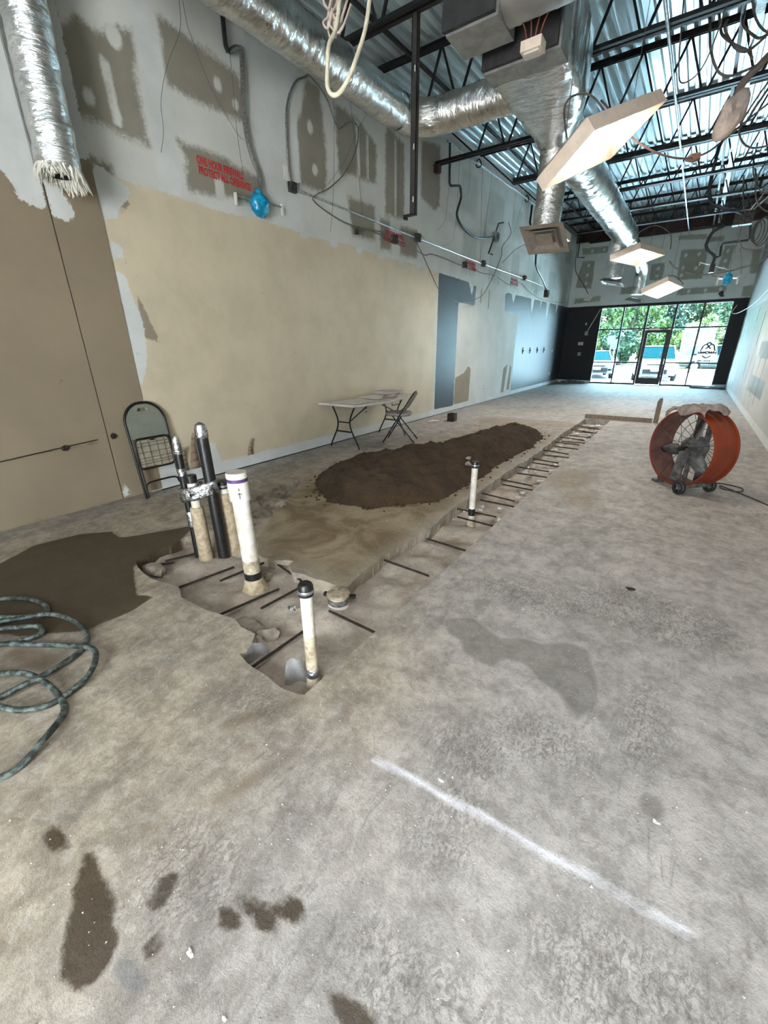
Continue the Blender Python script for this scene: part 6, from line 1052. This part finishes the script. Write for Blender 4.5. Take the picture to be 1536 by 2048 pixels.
def folded_chair():
    g = thing('folding_chair', (-4.67, 2.27, 0), 'folded chair with olive-grey back leaning on the left wall', 'chair', 'folding chairs', rz=PI / 2)
    th = .115; f = lambda z: z * th            # local: x lateral, -y toward the room, leans +y toward the wall
    mb = MB(); mb.tube(ubend(.215, .0, 1.02, .2, f, 14), .0125, 9); obj('main_frame', mb, M_CHAIRF, g, 60, True)
    mb = MB(); n = 10; m_ = n + 1; ou = []; inn = []
    for j in range(n + 1):
        z = .655 + .345 * j / n; wd = .205 if z < .80 else .205 * math.sqrt(max(.05, 1 - ((z - .80) / .208) ** 2))
        for i in range(m_): u = i / n * 2 - 1; zz = z - (.012 * (1 - u * u) if j == 0 else 0); ou.append((u * wd, f(z) - .004 - .012 * (1 - u * u) * 0, zz)); inn.append((u * wd, f(z) + .012, zz))
    fs = []; b = m_ * m_
    for j in range(n):
        for i in range(n):
            if j == n - 2 and 3 <= i <= 6: continue
            fs.append((j * m_ + i, j * m_ + i + 1, (j + 1) * m_ + i + 1, (j + 1) * m_ + i)); fs.append((b + j * m_ + i, b + (j + 1) * m_ + i, b + (j + 1) * m_ + i + 1, b + j * m_ + i + 1))
    for i in range(n): fs += [(i, b + i, b + i + 1, i + 1), (i * m_, (i + 1) * m_, b + (i + 1) * m_, b + i * m_), (i * m_ + n, b + i * m_ + n, b + (i + 1) * m_ + n, (i + 1) * m_ + n)]
    mb.add(ou + inn, fs); obj('backrest', mb, M_CHAIRP, g, 60, True)
    R_ = lambda w0, z0, w1, z1, r: None
    pts = []
    for cx, cz, a0 in ((.14, .60, 0), (-.14, .60, 90), (-.15, .375, 180), (.15, .375, 270)):
        for k in range(5): a = math.radians(a0 + 90 * k / 4); pts.append((cx + .05 * math.cos(a), f(cz) - .022, cz + .05 * math.sin(a)))
    mb = MB(); mb.tube(pts, .0105, 8, closed=True); sf = obj('seat_frame', mb, M_CHAIRF, g, 60, True)
    mb = MB(); mb.prism([(-.185, .345), (.185, .345), (.185, .63), (-.185, .63)], 0, .004, 'y'); mb.v = [(x, f(z) - .012 + y, z) for x, y, z in mb.v]; obj('seat_pan', mb, mat('tan_seat_underside', (.34, .30, .22), .7), g, None, True)
    for x in (-.13, -.045, .045, .13): mb = MB(); mb.tube([(x, f(.34) - .02, .335), (x, f(.63) - .02, .64)], .0035, 5); obj('seat_wire', mb, M_SEATW, g, None, True)
    for z in (.38, .405, .44, .50, .565, .60): mb = MB(); mb.tube([(-.19, f(z) - .021, z), (.19, f(z) - .021, z)], .0035, 5); obj('seat_wire', mb, M_SEATW, g, None, True)
    for s in (-1, 1): mb = MB(); mb.tube([(s * .195, f(.0) - .018, .015), (s * .195, f(.52) - .02, .52)], .011, 8); obj('rear_leg', mb, M_CHAIRF, g, 60, True)
    mb = MB(); mb.tube(spline([(-.19, f(.12) - .012, .10), (-.16, f(.17) - .012, .165), (0, f(.18) - .012, .175), (.16, f(.17) - .012, .165), (.19, f(.12) - .012, .10)], 4), .010, 8); obj('leg_bar', mb, M_CHAIRF, g, 60, True)
    mb = MB(); mb.box((0, f(.645) - .03, .635), (.035, .02, .03)); obj('catch', mb, M_REBAR, g, None, True); return g
folded_chair()
# ------------------------------------------------------------------ drum fan
def fan():
    ang = math.radians(44); g = thing('drum_fan', (.2, 5.7, 0), 'large orange drum fan on wheels standing on the slab', 'fan', rz=-ang)   # local +y: from the open face to the back
    R, hd, cz = .405, .15, .475
    mb = MB(); mb.lathe([(R - .006, -hd), (R, -hd - .004), (R + .012, -hd), (R + .012, -hd + .012), (R, -hd + .016), (R, -.05), (R + .002, -.045), (R + .002, -.035), (R, -.03), (R, .05), (R + .002, .055), (R + .002, .065), (R, .07), (R, hd - .016), (R + .012, hd - .012), (R + .012, hd), (R, hd + .004), (R - .006, hd), (R - .006, -hd)], (0, 0, cz), 64, 'y'); obj('drum', mb, M_ORANGE, g, 40, True)
    mb = MB(); mb.lathe([(R - .008, -hd + .004), (R - .012, -hd + .004), (R - .012, hd - .004), (R - .008, hd - .004), (R - .008, -hd + .004)], (0, 0, cz), 64, 'y'); obj('dusty_liner', mb, mat('dusty_maroon', (.13, .055, .045), .6, 0, .2), g, 40, True)
    mb = MB(); mb.lathe([(0, -.06), (.05, -.06), (.055, -.05), (.055, .05), (.05, .06), (0, .06)], (0, 0, cz), 24, 'y'); obj('hub', mb, M_FANG, g, 40, True)
    mb = MB(); mb.lathe([(0, -.02), (.115, -.03), (.125, -.01), (.125, .10), (.10, .125), (.03, .13), (0, .13)], (0, .0, cz), 24, 'y'); obj('motor', mb, M_FANG, g, 40, True)
    mb = MB(); mb.lathe([(0, -.16), (.02, -.16), (.025, -.15), (.025, -.06)], (0, 0, cz), 16, 'y'); obj('shaft_knob', mb, M_BLACKC, g, 40, True)
    for k in range(3):
        a0 = math.radians(75 + 120 * k); mb = MB(); vs = []; nn = 8
        for j in range(nn + 1):
            r = .06 + .32 * j / nn; w = .030 + .045 * math.sin(PI * min(1, j / nn * .9 + .1))
            for s in (-1, 1): a = a0 + s * w / r * .9 * (1 if r > .1 else .6); vs.append((r * math.cos(a), -.01 + s * .035 * (1 - .4 * j / nn), cz + r * math.sin(a)))
        mb.add(vs, [(2 * j, 2 * j + 1, 2 * j + 3, 2 * j + 2) for j in range(nn)]); o = obj('blade', mb, M_FANG, g, 60, True); o.modifiers.new('t', 'SOLIDIFY').thickness = .004
    for s in (-1, 1): mb = MB(); mb.box((s * .075, .10, cz), (.05, .02, 2 * R - .02)); obj('mount_bar', mb, M_FANG, g, None, True)
    mb = MB(); mb.box((-.01, -.085, cz - R * .45), (.11, .02, R * .95), Matrix.Rotation(.12, 3, 'Y')); obj('front_strut', mb, M_FANG, g, None, True)
    for k in range(24):
        a = 2 * PI * k / 24; mb = MB(); mb.tube([(.09 * math.cos(a), hd - .005, cz + .09 * math.sin(a)), ((R - .005) * math.cos(a), hd - .005, cz + (R - .005) * math.sin(a))], .0028, 5); obj('guard_spoke', mb, M_FANW, g, None, True)
    for r in (.09, .2, .31): mb = MB(); mb.tube([(r * math.cos(a), hd - .008, cz + r * math.sin(a)) for a in np.linspace(0, 2 * PI, 41)[:-1]], .003, 5, closed=True); obj('guard_ring', mb, M_FANW, g, None, True)
    for k in range(8): a = 2 * PI * k / 8 + .2; mb = MB(); mb.tube([(.05 * math.cos(a), -hd + .02, cz + .05 * math.sin(a)), ((R - .005) * math.cos(a + .1), -hd + .02, cz + (R - .005) * math.sin(a + .1))], .003, 5); obj('face_wire', mb, M_FANW, g, None, True)
    wx_ = .14
    mb = MB(); mb.box((wx_, .0, .085), (.05, .38, .05)); obj('axle_beam', mb, M_FANG, g, None, True)
    for y in (-.20, .20):
        w = thing_part('wheel', g, (wx_ + .02, y, .075))
        mb = MB(); mb.lathe([(.045, -.02), (.068, -.022), (.075, -.015), (.075, .015), (.068, .022), (.045, .02), (.045, -.02)], (wx_ + .02, y, .075), 24, 'y'); t_ = obj('tyre', mb, M_RUBBER, w, 40, True)
        mb = MB(); mb.lathe([(0, -.018), (.02, -.018), (.02, .018), (0, .018)], (wx_ + .02, y, .075), 16, 'y'); obj('hub_cap', mb, M_FANG, w, 40, True)
        for k in range(5): a = 2 * PI * k / 5; mb = MB(); mb.bar((wx_ + .02, y, .075), (wx_ + .02 + .05 * math.cos(a), y, .075 + .05 * math.sin(a)), .018, .012, (0, 1, 0)); obj('wheel_spoke', mb, M_FANG, w, None, True)
    mb = MB(); mb.bar((-.22, 0, .13), (-.30, 0, .02), .10, .03, (0, 1, 0)); mb.box((-.31, 0, .015), (.06, .16, .03)); obj('stand_foot', mb, M_FANG, g, None, True)
    return g
def thing_part(name, parent, c):
    """a part carrying sub-parts: a small axle mesh of its own"""
    mb = MB(); mb.lathe([(0, -.03), (.01, -.03), (.01, .03), (0, .03)], c, 10, 'y'); return obj(name, mb, M_GALV, parent, 40, True)
fan()
# cloth thrown over the fan
mb = MB(); n, m_ = 26, 18; ang = math.radians(44); ax = Vector((math.sin(ang), math.cos(ang), 0)); px_ = Vector((math.cos(ang), -math.sin(ang), 0)); vs = []; fs = []
for j in range(m_ + 1):
    for i in range(n + 1):
        u = i / n; v = j / m_; a = math.radians(124 - 62 * u + 6 * math.sin(7 * v)); w = -.19 + .34 * v + .02 * math.sin(9 * u)
        h = .018 + .022 * abs(math.sin(7 * u + 3 * v)) + .02 * math.sin(13 * v + 5 * u) ** 2 + (.06 * math.exp(-((u - .85) / .12) ** 2 - ((v - .5) / .3) ** 2)); r = .425 + h
        p = Vector((.2, 5.7, .475)) + px_ * (r * math.cos(a)) + Vector((0, 0, r * math.sin(a))) + ax * w
        if w < -.15: p.z -= (-.15 - w) * 1.6
        vs.append(p)
for j in range(m_):
    for i in range(n): fs.append((j * (n + 1) + i, j * (n + 1) + i + 1, (j + 1) * (n + 1) + i + 1, (j + 1) * (n + 1) + i))
mb.add(vs, fs); o = one('work_shirt', mb, M_CLOTH, 'crumpled pinkish-grey cloth draped over the top of the fan', 'cloth', smooth=180); o.modifiers.new('t', 'SOLIDIFY').thickness = .006
mb = MB(); mb.tube(spline([(.44, 5.98, .14), (.5, 6.05, .03), (.62, 6.15, .008), (.78, 6.05, .008), (.74, 5.88, .008), (.6, 5.9, .012), (.58, 6.0, .015), (.75, 5.82, .008), (.9, 5.6, .008), (1.0, 5.4, .008), (1.1, 5.0, .008), (1.12, 4.6, .008)], 6), .006, 6); one('fan_cord', mb, M_RUBBER, 'black power cord trailing from the drum fan to the right', 'cord')

mb = MB(); rs = random.Random(21)
for k in range(70):
    x = rs.uniform(-1.62, -1.26); y = rs.uniform(3.8, 10.2); s = rs.uniform(.02, .06); c = V3(x, y, -.095); a = rs.uniform(0, 6.28)
    pts = [c + V3(s * math.cos(a + i * 1.05) * rs.uniform(.6, 1.2), s * math.sin(a + i * 1.05) * rs.uniform(.6, 1.2), rs.uniform(0, .03)) for i in range(6)]
    mb.add([c + V3(0, 0, .03)] + pts, [(0, i + 1, (i + 1) % 6 + 1) for i in range(6)])
one('plastic_scraps', mb, mat('torn_white_sheeting', (.62, .62, .60), .3, 0, .15), 'torn bits of white sheeting glinting along the trench bed', 'plastic scraps', kind='stuff', smooth=None)
# ------------------------------------------------------------------ outdoors
mb = MB(); mb.rng((-60, 21.1, -.3), (60, 120, -.12)); o = obj('ground', mb, M_ASPH, None, None); o['kind'] = 'structure'
mb = MB(); mb.rng((-30, 21.1, -.3), (30, 23.0, -.02)); o = obj('sidewalk', mb, mat('sidewalk_concrete', (.6, .6, .58), .85), None, None); o['kind'] = 'structure'
mb = MB(); mb.rng((-40, YB - 30, -.3), (40, YB - .1, -.05)); o = obj('rear_yard', mb, mat('grey_asphalt', (.42, .42, .42), .9), None, None); o['kind'] = 'structure'  # unseen yard, paleness set to bounce daylight in through the added bay
mb = MB(); mb.rng((-12, 21.1, 3.12), (9, 22.4, 3.3)); o = obj('canopy', mb, M_SOFFIT, None, None); o['kind'] = 'structure'
mb = MB(); mb.rng((-60, 33.0, -.12), (60, 60, .06)); o = obj('verge', mb, mat('dry_grass', (.08, .08, .025), .9, 0, .3, 3, c2=(.12, .09, .045, 1)), None, None); o['kind'] = 'structure'
def car(loc, rz, paint, label, suv=True, group='cars in the parking lot', tail=False):
    g = thing('car', loc, label, 'car', group, rz=rz); W = .92 if suv else .88; Z = 0
    # stations along y (nose at -y): y, half width, sill, belt, roof half width, roof z
    st = [(-2.35, .62, .38, .62), (-2.25, .80, .30, .78), (-1.9, W, .26, .92), (-1.2, W, .24, 1.0), (-.6, W, .24, 1.02), (.6, W, .24, 1.02), (1.7, W, .26, 1.02), (2.2, W - .04, .3, 1.0), (2.38, .74, .4, .85)]
    if not suv: st = [(y, w - .02, s, b - .12 if b > .8 else b - .06) for y, w, s, b in st]
    mb = MB(); rr = []
    for y, w, s, b in st: rr.append([V3(x * w, y, z) for x, z in ((-.9, s), (.9, s), (1, s + .14), (1, b - .14), (.95, b - .03), (.86, b), (-.86, b), (-.95, b - .03), (-1, b - .14), (-1, s + .14))])
    mb.loft(rr); obj('body', mb, paint, g, 35, True)
    rz_ = 1.62 if suv else 1.38; bl = st[4][3]
    y0, y1, y2, y3 = (-1.1, -.35, 1.75, 2.25) if suv else (-1.0, -.2, 1.0, 1.75)
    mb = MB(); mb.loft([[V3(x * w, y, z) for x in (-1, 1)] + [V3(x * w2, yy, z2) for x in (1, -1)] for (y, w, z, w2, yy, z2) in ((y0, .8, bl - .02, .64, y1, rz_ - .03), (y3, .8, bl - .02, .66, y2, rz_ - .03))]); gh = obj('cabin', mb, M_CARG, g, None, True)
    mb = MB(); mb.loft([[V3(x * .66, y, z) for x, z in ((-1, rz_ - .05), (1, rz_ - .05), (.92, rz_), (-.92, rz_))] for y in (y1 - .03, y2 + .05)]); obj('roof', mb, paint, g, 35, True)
    for s in (-1, 1):
        for ya, yb in ((y0, y1), (.55, .5), (y3, y2)): mb = MB(); mb.bar((s * .81, ya, bl - .03), (s * .66, yb, rz_ - .02), .05, .05); obj('pillar', mb, paint, g, None, True)
        mb = MB(); mb.blob((s * 1.0, -.75, bl + .08), .1, 2, .05, (.9, .6, .7), 2, 3); obj('mirror', mb, paint, g, 180, True)
        mb = MB(); mb.box((s * .66, -2.22, .72 if suv else .62), (.34, .16, .14), Matrix.Rotation(s * -.35, 3, 'Z')); obj('headlamp', mb, M_LAMPC, g, None, True)
        mb = MB(); mb.box((s * .72, 2.3, .82), (.22, .12, .2)); obj('tail_lamp', mb, M_SIGNR, g, None, True)
        for y in (-1.45, 1.45):
            mb = MB(); mb.lathe([(0, -.1), (.2, -.1), (.31, -.1), (.335, -.07), (.335, .07), (.31, .1), (.2, .1), (0, .1)], (s * (W - .08), y, .335), 24, 'x'); w = obj('wheel', mb, M_TIRE, g, 40, True)
            mb = MB(); mb.lathe([(0, -.012), (.06, -.02), (.2, -.005), (.2, .02), (0, .02)], (s * (W + .02), y, .335), 16, 'x'); obj('rim', mb, M_CHROME, w, 40, True)
    mb = MB(); mb.box((0, -2.33, .46), (1.0, .08, .2)); obj('lower_grille', mb, M_CARB, g, None, True)
    mb = MB(); mb.box((0, -2.36, .78 if suv else .66), (.75, .05, .05)); obj('grille_bar', mb, M_CARB, g, None, True)
    mb = MB(); mb.box((0, -2.385, .55), (.34, .02, .14)); obj('plate', mb, M_PAPER, g, None, True); return g
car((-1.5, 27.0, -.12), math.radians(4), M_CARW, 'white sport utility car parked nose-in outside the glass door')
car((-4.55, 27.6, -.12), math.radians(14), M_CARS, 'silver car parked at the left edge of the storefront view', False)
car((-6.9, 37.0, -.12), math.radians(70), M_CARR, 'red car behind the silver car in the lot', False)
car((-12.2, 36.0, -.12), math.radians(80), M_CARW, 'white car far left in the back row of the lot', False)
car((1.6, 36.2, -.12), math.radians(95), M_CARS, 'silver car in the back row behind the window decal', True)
def sign(x, y, h, kind, label):
    g = thing('road_sign', (x, y, -.1), label, 'sign'); mb = MB(); mb.tube([(x, y, -.12), (x, y, h)], .03, 8); obj('post', mb, M_POST, g)
    mb = MB()
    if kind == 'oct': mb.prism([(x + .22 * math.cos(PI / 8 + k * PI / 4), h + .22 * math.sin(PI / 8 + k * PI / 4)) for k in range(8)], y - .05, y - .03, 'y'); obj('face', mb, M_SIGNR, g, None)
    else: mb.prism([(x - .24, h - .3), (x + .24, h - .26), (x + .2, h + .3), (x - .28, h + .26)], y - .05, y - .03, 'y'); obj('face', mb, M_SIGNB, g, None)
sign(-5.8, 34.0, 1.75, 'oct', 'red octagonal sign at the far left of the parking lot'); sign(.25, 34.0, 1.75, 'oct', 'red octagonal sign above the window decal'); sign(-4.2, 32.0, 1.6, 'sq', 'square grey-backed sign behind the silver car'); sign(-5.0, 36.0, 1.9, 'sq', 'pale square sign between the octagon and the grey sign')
LEAF = [mat('leaf_%d' % i, c, .6, 0, .35, .9, c2=d) for i, (c, d) in enumerate((((.05, .09, .014), (.018, .042, .01, 1)), ((.03, .065, .02), (.010, .030, .012, 1)), ((.085, .11, .016), (.032, .055, .01, 1)), ((.026, .058, .028), (.010, .030, .016, 1))))]  # leaf colours darkened to make up for the strong outdoor exposure
def tree(x, y, h, r, li, label, low=False):
    g = thing('tree', (x, y, 0), label, 'tree', 'trees beyond the parking lot'); rs = np.random.default_rng(int(abs(x * 31 + y * 7)))
    mb = MB(); mb.tube([(x, y, -.1), (x + .1, y, h * .3), (x, y + .1, h * .6)], [.22, .16, .08], 8); obj('trunk', mb, M_BARK, g)
    N = 5200; cl = rs.normal(0, 1, (26, 3)); cl /= np.linalg.norm(cl, axis=1)[:, None]; cl *= rs.uniform(.35, .85, (26, 1))
    d = rs.normal(0, 1, (N, 3)); d /= np.linalg.norm(d, axis=1)[:, None]; p = cl[np.arange(N) % 26] + d * .3 * rs.uniform(.6, 1, (N, 1)); s = .15 * rs.uniform(.7, 1.4, (N, 1))
    P = np.stack([x + p[:, 0] * r, y + p[:, 1] * r * .8, (h * .52 if not low else h * .45) + p[:, 2] * h * (.47 if not low else .5)], 1); ok = P[:, 2] > 0; P, s = P[ok], s[ok]
    a = rs.normal(0, 1, P.shape); a /= np.linalg.norm(a, axis=1)[:, None]; b = np.cross(a, rs.normal(0, 1, P.shape)); b /= np.linalg.norm(b, axis=1)[:, None]
    vs = np.stack([P - a * s, P + b * s * .5, P + a * s, P - b * s * .5], 1).reshape(-1, 3).tolist(); fs = np.arange(len(vs)).reshape(-1, 4).tolist()
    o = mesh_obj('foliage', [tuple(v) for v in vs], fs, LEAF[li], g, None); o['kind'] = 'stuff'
    return g
TW = ['at the far left of the storefront view', 'behind the silver car', 'behind the left window bay', 'left of the door', 'above the door', 'right of the door', 'behind the right window bay', 'above the window decal', 'at the right edge of the storefront view', 'filling the gap far right']
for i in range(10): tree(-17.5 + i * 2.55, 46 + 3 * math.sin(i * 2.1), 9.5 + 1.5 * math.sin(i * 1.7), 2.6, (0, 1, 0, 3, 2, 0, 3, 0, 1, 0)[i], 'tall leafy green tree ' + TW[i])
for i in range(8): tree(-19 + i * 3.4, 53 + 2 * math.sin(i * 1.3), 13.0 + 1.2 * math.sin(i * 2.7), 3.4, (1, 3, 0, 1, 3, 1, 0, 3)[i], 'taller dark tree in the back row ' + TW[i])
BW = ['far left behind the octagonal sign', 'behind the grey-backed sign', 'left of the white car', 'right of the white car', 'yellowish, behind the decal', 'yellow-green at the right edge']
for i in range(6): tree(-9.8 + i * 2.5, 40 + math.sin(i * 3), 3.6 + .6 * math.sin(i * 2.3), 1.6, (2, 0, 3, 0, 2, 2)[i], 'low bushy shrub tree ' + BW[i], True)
